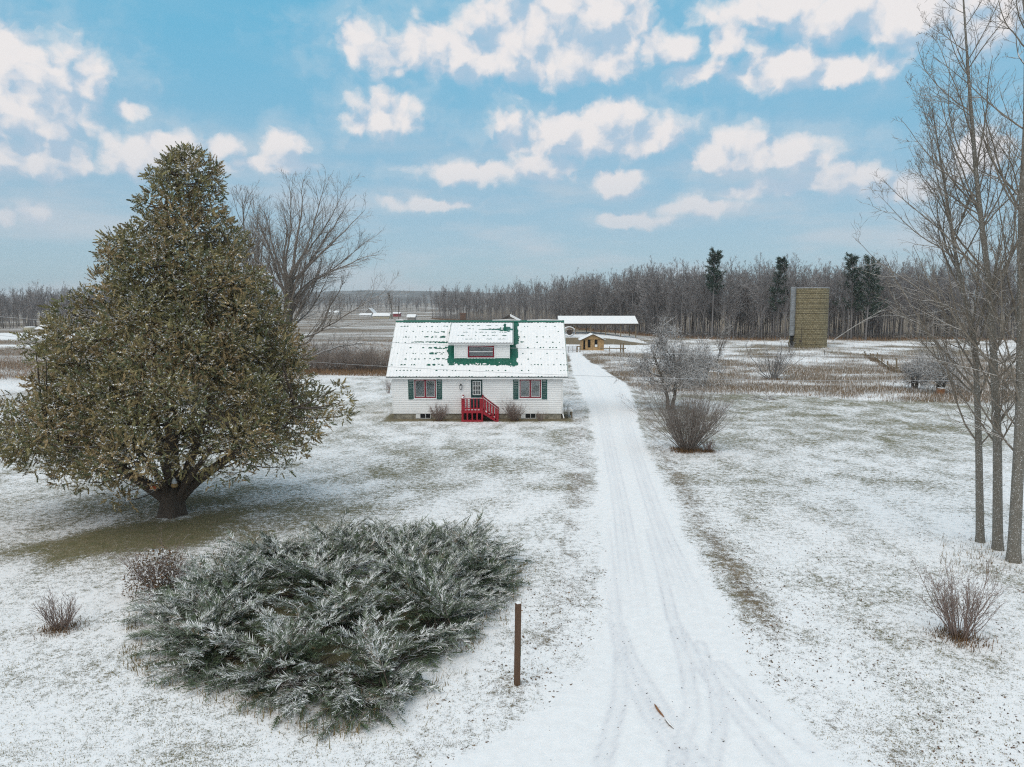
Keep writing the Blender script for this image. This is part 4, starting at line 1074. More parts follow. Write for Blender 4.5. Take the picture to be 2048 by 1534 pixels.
    c = at(308, 978, B[1] - .42); F1 = empty('tray_feeder', tuple(c), 'small orange bird feeder with white rim hung on the left limb of cedar', 'bird feeder')
    m = MB(); x, y, z = c; m.box(x - .12, x + .12, y - .06, y + .06, z, z + .13); m.build('box', M_OR, F1)
    MB().box(x - .14, x + .14, y - .08, y + .08, z - .02, z).build('tray', M_WH, F1); MB().hull8([(x-.15, y-.09, z+.13), (x+.15, y-.09, z+.13), (x+.15, y+.09, z+.13), (x-.15, y+.09, z+.13), (x-.15, y-.01, z+.2), (x+.15, y-.01, z+.2), (x+.15, y+.01, z+.2), (x-.15, y+.01, z+.2)]).build('roof', M_CEDB, F1)
    MB().tube([(x, y, z + .19), (x, y + .1, z + .45)], .008, 5).build('hanger', M_BLACK, F1)
    c = at(349, 970, B[1] - .55); F2 = empty('gourd_feeder', tuple(c), 'pale grey and tan gourd shaped bird feeder in the fork of cedar', 'bird feeder'); x, y, z = c
    MB().tube([(x, y, z - .10), (x, y, z - .06), (x, y, z + .02), (x, y, z + .07)], [.05, .11, .12, .09], 12).build('lower_body', paint('tan_gourd', (.42, .28, .13), .1, 6.), F2)
    MB().tube([(x, y, z + .07), (x, y, z + .15), (x, y, z + .22), (x, y, z + .27)], [.10, .085, .06, .02], 12).build('upper_body', M_WH, F2)
    MB().tube([(x, y, z + .26), (x + .04, y + .2, z + .62)], .008, 5).build('hanger', M_BLACK, F2)
cedar()

# ------------------------------------------------------------------ spreading juniper
def juniper():
    g = np.random.default_rng(33)
    fp = np.array([gp(a, b)[:2] for a, b in ((268, 1275), (285, 1205), (395, 1150), (500, 1118), (650, 1090), (820, 1082), (990, 1090), (1042, 1125), (1020, 1190), (950, 1285), (880, 1350), (795, 1440), (655, 1472), (490, 1402), (295, 1352))])
    c0 = fp.mean(0); T = empty('juniper', (c0[0], c0[1], gzf(*c0)), 'wide spreading snow frosted juniper in the front lawn', 'shrub')
    def inside(p):
        x, y = p[:, 0], p[:, 1]; r = np.zeros(len(p), bool); j = len(fp) - 1
        for i in range(len(fp)):
            a, b = fp[i], fp[j]; cnd = ((a[1] > y) != (b[1] > y)) & (x < (b[0] - a[0]) * (y - a[1]) / (b[1] - a[1] + 1e-12) + a[0]); r ^= cnd; j = i
        return r
    def edge(p):
        d = np.full(len(p), 1e9)
        for a, b in zip(fp, np.roll(fp, -1, 0)):
            ab = b - a; t = np.clip(((p - a) @ ab) / (ab @ ab), 0, 1)[:, None]; d = np.minimum(d, np.linalg.norm(p - a - t * ab, axis=1))
        return d
    lo, hi = fp.min(0), fp.max(0)
    # crowns of the plant, from each of which the branches sweep out
    cr = g.uniform(lo, hi, (4000, 2)); cr = cr[inside(cr)]; cr = cr[edge(cr) > .75]; keep = []
    for q in cr:
        if all(np.linalg.norm(q - r_) > 1.9 for r_ in keep): keep.append(q)
    cr = np.array(keep)
    # fronds: long arching branches, feathered with plumes on both sides
    NF = 1080; p = np.concatenate([g.uniform(lo - .3, hi + .3, (NF * 4, 2))]); ins = inside(p); e = edge(p); e = np.where(ins, e, -e); p = p[e > -.22][:NF]; e = e[e > -.22][:NF]; NF = len(p)
    H = (.32 + .92 * np.clip((e + .1) / 1.5, 0, 1) ** .75) * (.60 + .85 * vnoise(p[:, 0], p[:, 1], .8, 95, 2))
    tall = g.random(NF) < .10; H[tall] += .22
    dist = np.linalg.norm(p[:, None] - cr[None], axis=2); near = np.argsort(dist, 1)[:, :2]; pick = near[np.arange(NF), (g.random(NF) < .35).astype(int)]
    low = g.random(NF) ** 1.4 * .7
    tip = np.concatenate([p, (gz(p[:, 0], p[:, 1]) + np.maximum(H - low, .10))[:, None]], 1)
    rad = p - cr[pick]; rl = np.maximum(np.linalg.norm(rad, axis=1, keepdims=True), .3); outw = nrm(p - c0)
    d2 = nrm(rad / rl + outw * .5 + g.normal(0, .18, (NF, 2))); ln = np.clip(rl[:, 0], .8, 1.7) * g.uniform(.8, 1.15, NF)
    root = np.concatenate([p - d2 * ln[:, None], (gz(p[:, 0], p[:, 1]) + np.maximum((H - low) * .25, .03))[:, None]], 1)
    mid = (root + tip) / 2; mid[:, 2] += np.where(tall, -.02, .10) * ln
    T5 = np.linspace(0, 1, 8)[None, :, None]; FR = root[:, None] * (1 - T5) ** 2 + 2 * mid[:, None] * T5 * (1 - T5) + tip[:, None] * T5 ** 2
    S_, D_, t_, pr_, idx = spawn(FR, np.full(FR.shape[:2], .01), 19, .2, 1.0, .45, .85, g)
    tang = nrm(tip - mid)[idx]; flat = nrm(np.cross(tang, np.array([0, 0, 1.]))); sg = np.sign(np.einsum('ij,ij->i', D_, flat))[:, None]
    dirs = nrm(tang * .75 + flat * sg * g.uniform(.35, .8, (len(idx), 1)) + g.normal(0, .10, (len(idx), 3)) + np.array([0, 0, .10]))
    endp = g.random(len(idx)) < .10; S_[endp] = tip[idx][endp] - tang[endp] * .1; dirs[endp] = tang[endp]
    L = (.20 + .36 * (1 - t_)) * g.uniform(.8, 1.3, len(idx)); N = len(idx); pos = S_; lowp = low[idx]
    def plume(nl):
        V = []
        for i in range(nl):
            t = i / (nl - 1); ax = .02 + .86 * t; w = .34 * (1 - t) ** .6 + .06
            for sd in (-1, 1):
                a = sd * g.uniform(.45, .8); l1 = w * g.uniform(.7, 1.2); up = g.normal(.10, .28)
                d = np.array([math.cos(a), math.sin(a), up]); s = nrm(np.array([-math.sin(a), math.cos(a), g.normal(0, .5)])) * .029
                b = np.array([ax, 0, 0]); m = b + d * l1 * .55; V.append([b, m + s, b + d * l1, m - s])
        V.append([np.array([0, 0, 0.]), np.array([.5, .022, .0]), np.array([1.05, 0, .02]), np.array([.5, -.022, .0])])
        return np.array(V)
    protos = [plume(7) for _ in range(8)]
    Q, ids = place_sprays(protos, pos, dirs, L, g, .45)
    base = np.array([.105, .138, .080]); cc = np.tile(base, (len(Q), 1)) * g.uniform(.55, 1.45, len(Q))[:, None]
    br = g.random(N) < .04; cc[br[ids]] = np.array([.17, .12, .06]) * g.uniform(.6, 1.3, br[ids].sum())[:, None]
    nl = nrm(np.cross(Q[:, 1] - Q[:, 3], Q[:, 2] - Q[:, 0])); upf = np.abs(nl[:, 2])
    topness = np.clip(1.1 - lowp / .40, 0, 1)[ids] * (.35 + .65 * t_[ids])
    fr = np.clip((upf - .2) / .5, 0, 1) * topness * g.uniform(.0, .75, len(Q))
    fr = np.where(g.random(len(Q)) < .52 * topness * np.clip(upf * 1.7, 0, 1), .95, fr)[:, None]
    cc = cc * (1 - fr) + np.array(SNOW) * .95 * fr
    leaf_object('foliage', Q, cc, M_FOL, T, tuple(T.location))
    ac = Acc().add(*tubes(FR, np.broadcast_to(np.linspace(.016, .005, 8), FR.shape[:2]), 3))
    cs = np.concatenate([cr[pick], gz(cr[pick][:, 0], cr[pick][:, 1])[:, None] + .02], 1); t = np.linspace(0, 1, 4)[None, :, None]
    P = cs[:, None] * (1 - t) + root[:, None] * t; ac.add(*tubes(P, np.broadcast_to(np.linspace(.025, .016, 4), P.shape[:2]), 4)); link('branches', ac.mesh('juniper_branches', off=tuple(T.location)), M_CEDB, T)
    print('juniper leaves', len(Q))
    # dead grass along the rim of the juniper
    NB = 4200; ii = g.integers(0, len(fp), NB); tt = g.random(NB)[:, None]; q = fp[ii] * (1 - tt) + np.roll(fp, -1, 0)[ii] * tt + g.normal(0, .22, (NB, 2))
    w = vnoise(q[:, 0], q[:, 1], .9, 97, 2); front = (q[:, 1] < c0[1] + 1.0) | (q[:, 0] > c0[0] + 2.5)
    k = (w > .47) & front; q = q[k]
    blades('rim_grass', np.concatenate([q, gz(q[:, 0], q[:, 1])[:, None]], 1), .22, .016, (.30, .21, .115), (.19, .165, .075), .9, 'long dead tan grass around the rim of the spreading juniper', snow=.10)
juniper()

# ------------------------------------------------------------------ shrubs of many stems
def shrub(name, base, label, cat, stems, height, spread, mat, seed, spec=None, r0=.012, group=None, grass=0, sunk=.04, wig=.06, aspect=1.0):
    g = np.random.default_rng(seed); b = np.array([base[0], base[1], gzf(base[0], base[1])]); T = empty(name, tuple(b), label, cat, group)
    a = g.uniform(0, 2 * np.pi, stems); ln = spread * 1.12 * g.random(stems) ** .65
    S = np.stack([np.cos(a), np.sin(a), np.zeros(stems)], 1) * (np.sqrt(g.random(stems)) * (.08 + .09 * height * spread))[:, None]; S[:, 2] = -sunk
    D = np.stack([np.cos(a) * np.sin(ln) * aspect, np.sin(a) * np.sin(ln), np.cos(ln)], 1); L = height * g.uniform(.6, 1.12, stems) / np.maximum(np.cos(ln * .85), .55)
    rr = np.full(stems, r0) * g.uniform(.6, 1.4, stems); P, Rr = grow(S, D, L, rr, rr * .3, 9, wig, .03, g)
    A = Acc(); A.add(*tubes(P, Rr, 4)); st = link('stems', A.mesh(name + '_stems'), mat, T)
    A = Acc(); spec = spec or [(7, .25, 1., .35, .8, lambda t, l: l * .34 * (1.15 - t * .6), 4, .10, .05, 3), (2, .2, 1., .35, .8, lambda t, l: l * .5, 2, .12, .03, 3)]
    twigs(A, P, Rr, spec, g, .0035); link('twigs', A.mesh(name + '_twigs'), mat, T)['kind'] = 'stuff'
    if grass:
        n = grass; q = g.normal(0, .16 + .08 * height, (n, 2)); aa = g.uniform(0, 6.28, n); l = g.uniform(.12, .4, n) * min(1, .35 + height * .25)
        p = np.concatenate([q, np.full((n, 1), -.01)], 1); d = np.stack([np.cos(aa), np.sin(aa), np.zeros(n)], 1); s = np.stack([-np.sin(aa), np.cos(aa), np.zeros(n)], 1) * .010
        tip = p + d * l[:, None] * .5 + np.array([0, 0, 1]) * l[:, None] * .8
        V = np.stack([p - s, p + s, tip], 1).reshape(-1, 3); f = g.random(n)[:, None]; cc = (np.array([.22, .125, .06]) * f + np.array([.13, .085, .045]) * (1 - f)) * g.uniform(.6, 1.3, n)[:, None]
        o = link('dead_grass', mesh_np('dead_grass', V, np.arange(3 * n).reshape(-1, 3), False, {'col': np.repeat(cc, 3, 0)}), LEAF, T); o['kind'] = 'stuff'
    return T
shrub('bare_shrub', gp(1918, 1278), 'leafless many stemmed shrub with brown grass foot at lower right', 'shrub', 48, 1.62, .62, M_REDT, 51, grass=500)
shrub('bare_shrub', gp(122, 1256), 'small leafless shrub alone in the snow left of the juniper', 'shrub', 30, .95, .55, M_REDT, 52, grass=420)
shrub('drive_bush', gp(1375, 900), 'dense leafless grey brown bush standing right beside the driveway', 'bush', 170, 3.15, .80, snowcap('bush_twigs', (.17, .14, .12), (.27, .23, .205), .75, 4., .4, (1, 1, 1), bump=0), 53,
      [(9, .3, 1., .3, .75, lambda t, l: l * .30 * (1.2 - t * .6), 5, .10, .05, 3), (2, .15, 1., .35, .8, lambda t, l: l * .5, 2, .12, .02, 3)], .016, grass=1500)
shrub('drive_bush', gp(1417, 902), 'little brown bush tucked against the right foot of the large driveway bush', 'bush', 26, .75, .6, M_REDT, 54, grass=500)
yf = HOUSE_Y - .75
shrub('foundation_shrub', (at(879, 820, yf)[0], yf), 'bare twiggy shrub below the left front window of the farmhouse', 'shrub', 60, 1.05, .72, M_REDT, 55, grass=200)
shrub('foundation_shrub', (at(1029, 820, yf)[0], yf), 'bare twiggy shrub right of the red stoop', 'shrub', 62, 1.32, .62, M_REDT, 56, grass=200)
shrub('foundation_shrub', (at(1081, 828, yf)[0], yf), 'tiny bare shrub below the right front window near the downspout corner', 'shrub', 22, .55, .7, M_REDT, 57)
b = gp(777, 786); shrub('sapling_bush', b, 'thin bare bush off the left corner of the farmhouse', 'bush', 14, 1.35, .4, M_REDT, 58)
b = gp(1545, 757); shrub('field_bush', b, 'bare crooked bush in brown grass in front of the silo', 'bush', 34, 3.6, .85, M_APPLE, 59,
      [(8, .3, 1., .4, .9, lambda t, l: l * .34 * (1.15 - t * .6), 5, .14, .03, 3), (5, .2, 1., .35, .9, lambda t, l: l * .5, 3, .14, .02, 3)], .05, grass=400, wig=.12)
b = gp(1131, 815); shrub('dead_plant', (at(1131, 800, HOUSE_Y + .25)[0] + .05, HOUSE_Y + .3), 'thin dark dead plant stalk at the right corner of the house', 'plant', 5, 1.25, .12, M_BARK, 60)

# dead leafy shrub growing out of the juniper's left side
def leafy_shrub():
    b = gp(318, 1185); T = shrub('leafy_shrub', b, 'frosted brown leaved shrub growing through the left edge of the juniper', 'shrub', 40, 1.35, .62, M_REDT, 61)
    g = np.random.default_rng(61); n = 2600; d = nrm(g.normal(0, 1, (n, 3))); d[:, 2] = np.abs(d[:, 2]); pos = d * np.array([.95, .8, 1.25]) * (g.random((n, 1)) ** .4); pos[:, 2] += .1
    pr = [np.array([[[0, 0, 0], [.5, .28, .05], [1, 0, -.1], [.5, -.28, .05]]]) for _ in range(2)]
    Q, ids = place_sprays(pr, pos, g.normal(0, 1, (n, 3)) + np.array([0, 0, -.2]), g.uniform(.05, .095, n), g, 2)
    f = g.random(n)[:, None]; cc = np.array([.20, .11, .06]) * f + np.array([.10, .085, .05]) * (1 - f); cc[g.random(n) < .34] = np.array(SNOW) * .9
    leaf_object('leaves', Q, cc[ids], M_FOL, T, (0, 0, 0))
leafy_shrub()

# ------------------------------------------------------------------ the three tall trees at the right edge
def tall_tree(pts, label, r, seed, zmin=3.0, nb=46):
    g = np.random.default_rng(seed); b = gp(*pts[0]); b[2] = gzf(b[0], b[1]); T = empty('tall_bare_tree', tuple(b), label, 'tree', 'tall bare trees at the right edge')
    p = np.array([at(px, py, b[1]) for px, py in pts]) - b; p[0, 2] = -.15
    p[:, 1] += np.concatenate([[0], np.cumsum(g.normal(0, .12, len(p) - 1))])
    P = poly(p, 40); R0 = np.interp(np.linspace(0, 1, 40), [0, .03, .1, .5, 1], [r * 1.45, r * 1.1, r, r * .62, .015])
    A = Acc(); A.add(*tubes(P[None], R0[None], 12)); 
    t0 = zmin / P[-1, 2]
    C = Acc(); S, D, t, pr, idx = spawn(P[None], R0[None], nb, t0, .99, .45, .95, g, .85)
    D = nrm(D * (1, 1, .8) + np.array([0, 0, .15]))
    L = (1.2 + 5.6 * (1 - t) ** .8 * np.clip((t - t0 + .25) * 2.2, .45, 1)) * g.uniform(.7, 1.2, nb); r0 = np.minimum(pr * .45, .0060 * L + .006)
    Pb, Rb = grow(S, D, L, r0, r0 * .2, 12, .07, .05, g); C.add(*tubes(Pb, Rb, 6))
    S, D, t, pr, idx = spawn(Pb, Rb, 10, .12, 1., .4, .85, g); L2 = L[idx] * .36 * (1.15 - .7 * t) * g.uniform(.6, 1.3, len(t)); r2 = np.minimum(pr * .6, .010 * L2 + .005)
    P2, R2 = grow(S, D, L2, r2, r2 * .3, 6, .09, .05, g); C.add(*tubes(P2, R2, 4))
    twigs(C, P2, R2, [(5, .15, 1., .4, .9, lambda t, l: l * .42 * (1.1 - .5 * t), 3, .14, .05, 3), (1, .3, 1., .4, .9, lambda t, l: l * .6, 2, .1, .05, 3)], g, .0046)
    link('trunk', A.mesh('tall_trunk'), M_POPB, T); link('crown', C.mesh('tall_crown'), M_POPT, T)
tall_tree([(1961, 1085), (1958, 900), (1953, 680), (1919, 545), (1888, 352), (1868, 215)], 'left and slimmest of the three tall bare trees at the right edge', .118, 71, 2.6, 38)
tall_tree([(1996, 1100), (1990, 880), (1977, 600), (1951, 363), (1924, 120), (1905, -60)], 'middle one of the three tall bare trees at the right edge', .138, 72, 2.8, 44)
tall_tree([(2027, 1124), (2036, 820), (2042, 520), (2040, 400), (2050, 260), (2052, 60), (2060, -260)], 'right and thickest of the three tall bare trees at the right edge', .165, 73, 3.0, 46)
x, y = scatter_px(700, (1880, 1075, 2090, 1150)); blades('trunk_grass', on_ground(x, y), .20, .014, (.25, .17, .09), (.16, .13, .06), .6, 'dead grass around the feet of the three tall trees')

# ------------------------------------------------------------------ big bare tree behind the cedar
def big_tree():
    g = np.random.default_rng(81); Yb = 90.; b = at(572, 742, Yb); b[2] = gzf(b[0], b[1]); T = empty('spreading_bare_tree', tuple(b), 'great bare vase shaped tree rising behind the cedar', 'tree')
    A = Acc(); C = Acc()
    tp = poly([(0, 0, -.3)] + [at(a, c, Yb) - b for a, c in ((572, 740), (574, 660), (577, 610), (580, 558))], 14); A.add(*tubes(tp[None], np.linspace(.78, .46, 14)[None], 14))
    limbs = [((580, 560), (584, 542), (612, 498), (630, 427), (645, 362)), ((578, 575), (574, 515), (584, 440), (578, 366)), ((577, 600), (560, 574), (544, 515), (522, 465), (498, 402)), ((577, 590), (562, 530), (573, 474), (556, 418)),
             ((577, 640), (602, 591), (616, 562), (655, 542), (714, 512), (748, 500)), ((579, 580), (632, 521), (684, 474), (740, 424)), ((580, 565), (614, 533), (655, 468), (704, 402)), ((576, 690), (614, 688), (643, 656), (668, 600), (684, 556)),
             ((576, 690), (643, 656), (700, 615), (768, 572)), ((576, 720), (614, 718), (667, 694), (735, 680)), ((580, 556), (592, 500), (606, 430), (612, 355)), ((577, 590), (566, 545), (548, 480), (535, 412)), ((580, 570), (600, 520), (660, 440), (690, 375)), ((577, 620), (600, 575), (680, 530), (750, 470)), ((578, 600), (556, 560), (520, 520), (490, 455))]
    PB = []; RB = []
    for i, l in enumerate(limbs):
        dy = g.uniform(-1, 1) * 5.5; p = poly([at(a, c, Yb + dy * (j / (len(l) - 1))) - b for j, (a, c) in enumerate(l)], 18); p[2:] += np.cumsum(g.normal(0, .07, (16, 3)), 0)
        PB.append(p); RB.append(np.linspace(.20, .02, 18) * g.uniform(.7, 1.1))
    for k in range(11):                          # limbs towards and away from the viewer
        a = g.uniform(0, 6.28); z0 = g.uniform(4.5, 9.5); s = np.array([.1, 0, z0]); d = np.array([[math.cos(a) * .8, math.sin(a), g.uniform(.5, 1.3)]])
        p, _ = grow(s[None], d, np.array([g.uniform(7, 11)]), np.array([.2]), np.array([.02]), 17, .07, .05, g); PB.append(p[0]); RB.append(np.linspace(.17, .02, 18))
    PB = np.array(PB); RB = np.array(RB); C.add(*tubes(PB, RB, 7))
    plen = np.linalg.norm(np.diff(PB, axis=1), axis=2).sum(1)
    S, D, t, pr, idx = spawn(PB, RB, 30, .15, 1., .35, .8, g); L = plen[idx] * .30 * (1.2 - .7 * t) * g.uniform(.6, 1.3, len(t)); r2 = np.minimum(pr * .5, .008 * L + .007)
    P2, R2 = grow(S, D, L, r2, r2 * .25, 7, .08, .03, g); C.add(*tubes(P2, R2, 4))
    twigs(C, P2, R2, [(6, .12, 1., .35, .8, lambda t, l: l * .45 * (1.1 - .5 * t), 3, .1, .02, 3), (1, .2, 1., .35, .8, lambda t, l: l * .6, 2, .1, .02, 3)], g, .011)
    link('trunk', A.mesh('big_trunk'), M_BARK, T); link('crown', C.mesh('big_crown'), M_TWIG, T)
big_tree()

def plain_tree(name, b, H, r, seed, label, mat_t, mat_c, crown=.35, k=26, spread=(.5, .9), group=None, rmin=.008, lean=(0, 0), kids=(6, 4), cat='tree'):
    g = np.random.default_rng(seed); b = np.array([b[0], b[1], gzf(b[0], b[1])]); T = empty(name, tuple(b), label, cat, group)
    D = np.array([[lean[0], lean[1], 1.]]); P, R0 = grow(np.array([[0, 0, -.2]]), D, np.array([H * 1.0]), np.array([r]), np.array([r * .08]), 16, .03, .02, g)
    A = Acc(); A.add(*tubes(P, R0, 8)); C = Acc()
    twigs(C, P, R0, [(k, crown, 1., *spread, lambda t, l: l * .42 * (1.15 - t * .85), 7, .08, .04, 5), (kids[0], .2, 1., .35, .8, lambda t, l: l * .36 * (1.1 - .5 * t), 4, .1, .03, 3), (kids[1], .2, 1., .35, .8, lambda t, l: l * .45, 2, .1, .02, 3)], g, rmin)
    link('trunk', A.mesh(name + '_trunk'), mat_t, T); link('crown', C.mesh(name + '_crown'), mat_c, T); return T
plain_tree('background_tree', at(506, 742, 100)[:2], 8 + 222 / 1462 * 100 , .30, 82, 'bare tree left of the great vase shaped tree, half hidden behind the cedar', M_BARK, M_TWIG, .25, 40, (.3, .6), rmin=.011, kids=(8, 5))
plain_tree('background_tree', at(532, 742, 104)[:2], 8 + 190 / 1462 * 104 , .28, 83, 'slim bare tree standing close behind the great vase shaped tree', M_BARK, M_TWIG, .3, 30, (.3, .55), rmin=.011, kids=(7, 4))
plain_tree('leaning_tree', gp(1430, 735)[:2], 5.6, .12, 84, 'small dark bare tree leaning right between the apple tree and the silo bush', M_BARK, M_APPLE, .32, 26, (.35, .8), lean=(.22, 0), rmin=.007, kids=(7, 5))

def apple(name, base, H, W, label, seed, mat, trunks=2, kb=13, group=None):
    """low crooked orchard tree: short stems, level crooked boughs, thickets of frosted twigs."""
    g = np.random.default_rng(seed); b = np.array([base[0], base[1], gzf(*base[:2])]); T = empty(name, tuple(b), label, 'tree', group)
    A = Acc(); C = Acc(); a = np.arange(trunks) * 2 * np.pi / trunks + .3; S = np.stack([np.cos(a) * .15, np.sin(a) * .15, np.full(trunks, -.1)], 1); D = np.stack([np.cos(a) * .22, np.sin(a) * .22, np.ones(trunks)], 1)
    P, R0 = grow(S, D, np.full(trunks, H * .72), np.full(trunks, .155), np.full(trunks, .06), 12, .12, .02, g); A.add(*tubes(P, R0, 9))
    S, D, t, pr, idx = spawn(P, R0, kb, .30, 1., .8, 1.4, g); n = len(t); L = W * .5 * g.uniform(.6, 1.1, n) * (1.1 - .3 * t); r = np.minimum(pr * .6, .07)
    P1, R1 = grow(S, D, L, r, r * .2, 10, .17, .02, g, .02); C.add(*tubes(P1, R1, 6))
    S, D, t, pr, idx = spawn(P1, R1, 11, .2, 1., .5, 1.2, g); L2 = L[idx] * .38 * g.uniform(.5, 1.2, len(t)); r2 = np.minimum(pr * .6, .03)
    P2, R2 = grow(S, D, L2, r2, r2 * .25, 6, .2, .03, g); C.add(*tubes(P2, R2, 4))
    twigs(C, P2, R2, [(7, .1, 1., .4, 1.1, lambda t, l: .28 + l * .36, 3, .15, .02, 3), (2, .2, 1., .5, 1.1, lambda t, l: l * .6, 2, .15, .0, 3)], g, .009)
    link('trunk', A.mesh(name + '_trunk'), M_BARK, T); link('crown', C.mesh(name + '_crown'), mat, T); return T
apple('apple_tree', gp(1340, 818), 6.6, 7.2, 'old crooked apple tree with frosted twigs behind the driveway bush', 186, M_APPLE, 2, 17)
apple('thorn_tree', gp(1880, 788), 3.8, 6.0, 'low frosted thorn tree with a cut stump at the end of the old fence', 87, M_APPLE, 3, 7)
apple('thorn_tree', gp(1830, 775), 2.6, 4.0, 'smaller frosted thorn bush left of the thorn tree with the stump', 88, M_APPLE, 3, 5)
apple('orchard_tree', gp(1405, 772), 4.6, 5.0, 'second frosted orchard tree just right of the old apple tree', 89, M_APPLE, 2, 11)

# thicket between the bare tree and the house: bushes one can tell apart
def thicket():
    g = np.random.default_rng(90); spots = [(628, 742), (652, 744), (676, 743), (700, 744), (724, 743), (746, 744), (766, 743), (640, 728), (690, 727), (735, 728)]
    protos = []
    mt = snowcap('thicket_twigs', (.22, .175, .15), (.32, .265, .23), .85, 2., .4, (1, 1, 1), bump=0)
    where = ['leftmost', 'second', 'third', 'fourth', 'fifth', 'sixth', 'rightmost']
    for i, (px, py) in enumerate(spots):
        b = gp(px, py)
        lab = f'{where[i]} dark bush of the thicket front row, counted from the cedar to the house' if i < 7 else 'taller dark bush in the back row of the thicket behind the cedar'
        shrub('thicket_bush', b, lab, 'bush', 60, g.uniform(2.0, 3.0) * (1.25 if i > 6 else 1), .75, mt, 300 + i,
              [(7, .2, 1., .3, .8, lambda t, l: l * .36 * (1.2 - t * .6), 4, .1, .04, 3), (2, .2, 1., .35, .8, lambda t, l: l * .5, 2, .12, .02, 3)], .022, 'thicket between the cedar and the house', grass=0)
thicket()
x, y = scatter_px(5000, (600, 738, 782, 752)); blades('thicket_grass', on_ground(x, y), .55, .04, (.28, .17, .09), (.2, .125, .075), .5, 'dead brown grass along the foot of the thicket left of house')

# brush pile on the right lawn, and a broken stick on the drive
def brush_pile():
    g = np.random.default_rng(93); b = gp(1527, 799); b[2] = gzf(b[0], b[1]); T = empty('brush_pile', tuple(b), 'small pile of cut branches on the lawn edge in front of the field bush', 'brush pile')
    for i in range(16):
        a = g.uniform(0, 3.14); S = np.array([[g.normal(0, .5), g.normal(0, .3), .02 + .04 * (i % 6)]]); d = np.array([[math.cos(a), math.sin(a) * .6, g.uniform(-.02, .22)]]); L = np.array([g.uniform(.8, 1.7)])
        P, R0 = grow(S - d * L[:, None] / 2 * (1, 1, 0), d, L, np.array([.03]), np.array([.008]), 6, .1, 0, g); A = Acc().add(*tubes(P, R0, 5)); twigs(A, P, R0, [(5, .3, 1, .4, .8, lambda t, l: l * .3, 3, .1, .02, 3)], g, .006); link('branch', A.mesh('cut_branch'), M_TWIG, T)
brush_pile()
def stick(name, pts, r, label, mat):
    b = gp(*pts[0]); b[2] = gzf(b[0], b[1]) + .02; T = empty(name, tuple(b), label, 'stick'); P = poly([np.append(gp(*p)[:2] - b[:2], r * .6) for p in pts], 9); P[:, 2] = r * .7
    g = np.random.default_rng(5); rr = np.array([.4, .8, 1, 1.1, 1, 1.1, .9, .7, .3]) * r
    A = Acc().add(*tubes(P[None], rr[None], 7)); link('wood', A.mesh(name), mat, T); return T
M_BROKEN = snowcap('broken_wood', (.20, .085, .04), (.32, .16, .08), .99, 6., .1, (1, 1, 1)); M_STICKS = snowcap('snowy_stick', (.18, .15, .13), (.28, .24, .2), .55, 9., .8, (1, 1, 1))
stick('broken_stick', [(1309, 1414), (1316, 1426), (1328, 1440)], .020, 'broken reddish brown stick lying on the snowy driveway', M_BROKEN)
stick('snowy_stick', [(1330, 1442), (1336, 1452), (1347, 1463)], .022, 'snow covered stick end beside the broken brown stick on the drive', M_STICKS)

# fallen leaves and clods on the snow
def litter(n, box, c0, c1, name, label, cond, s0, s1):
    x, y = scatter_px(n, box); k = cond(x, y); x, y = x[k], y[k]; n = len(x); pos = np.stack([x, y, gz(x, y) + .012], 1)
    pr = [np.array([[[0, 0, 0], [.5, .3, .15], [1, 0, .1], [.5, -.3, .2]]])]
    Q, ids = place_sprays(pr, pos, np.stack([rng.normal(0, 1, n), rng.normal(0, 1, n), rng.normal(0, .25, n)], 1), rng.uniform(s0, s1, n), rng, .5)
    f = rng.random(n)[:, None]; cc = (np.array(c0) * f + np.array(c1) * (1 - f)) * rng.uniform(.5, 1.3, n)[:, None]
    tag(leaf_object(name, Q, cc[ids], M_FOL, None, (0, 0, 0)), label, 'leaves', kind='stuff')
litter(3600, (1380, 860, 2100, 1560), (.10, .065, .045), (.19, .115, .075), 'fallen_leaves', 'dark fallen leaves scattered over the snowy lawn right of the driveway', lambda x, y: (drive_sd(x, y) < -.5) & (vnoise(x, y, .45, 99, 3) > .46), .03, .075)
litter(3500, (860, 1100, 1560, 1560), (.13, .08, .05), (.21, .14, .09), 'verge_leaves', 'brown leaves and bark bits along both edges of the driveway', lambda x, y: (drive_sd(x, y) < .1) & (drive_sd(x, y) > -2.2) & (vnoise(x, y, .8, 98, 3) > .45), .03, .08)
litter(800, (1100, 800, 1660, 1534), (.09, .085, .09), (.16, .14, .13), 'drive_grit', 'small dark stones and grit showing on the snowy driveway', lambda x, y: drive_sd(x, y) > .15, .025, .055)
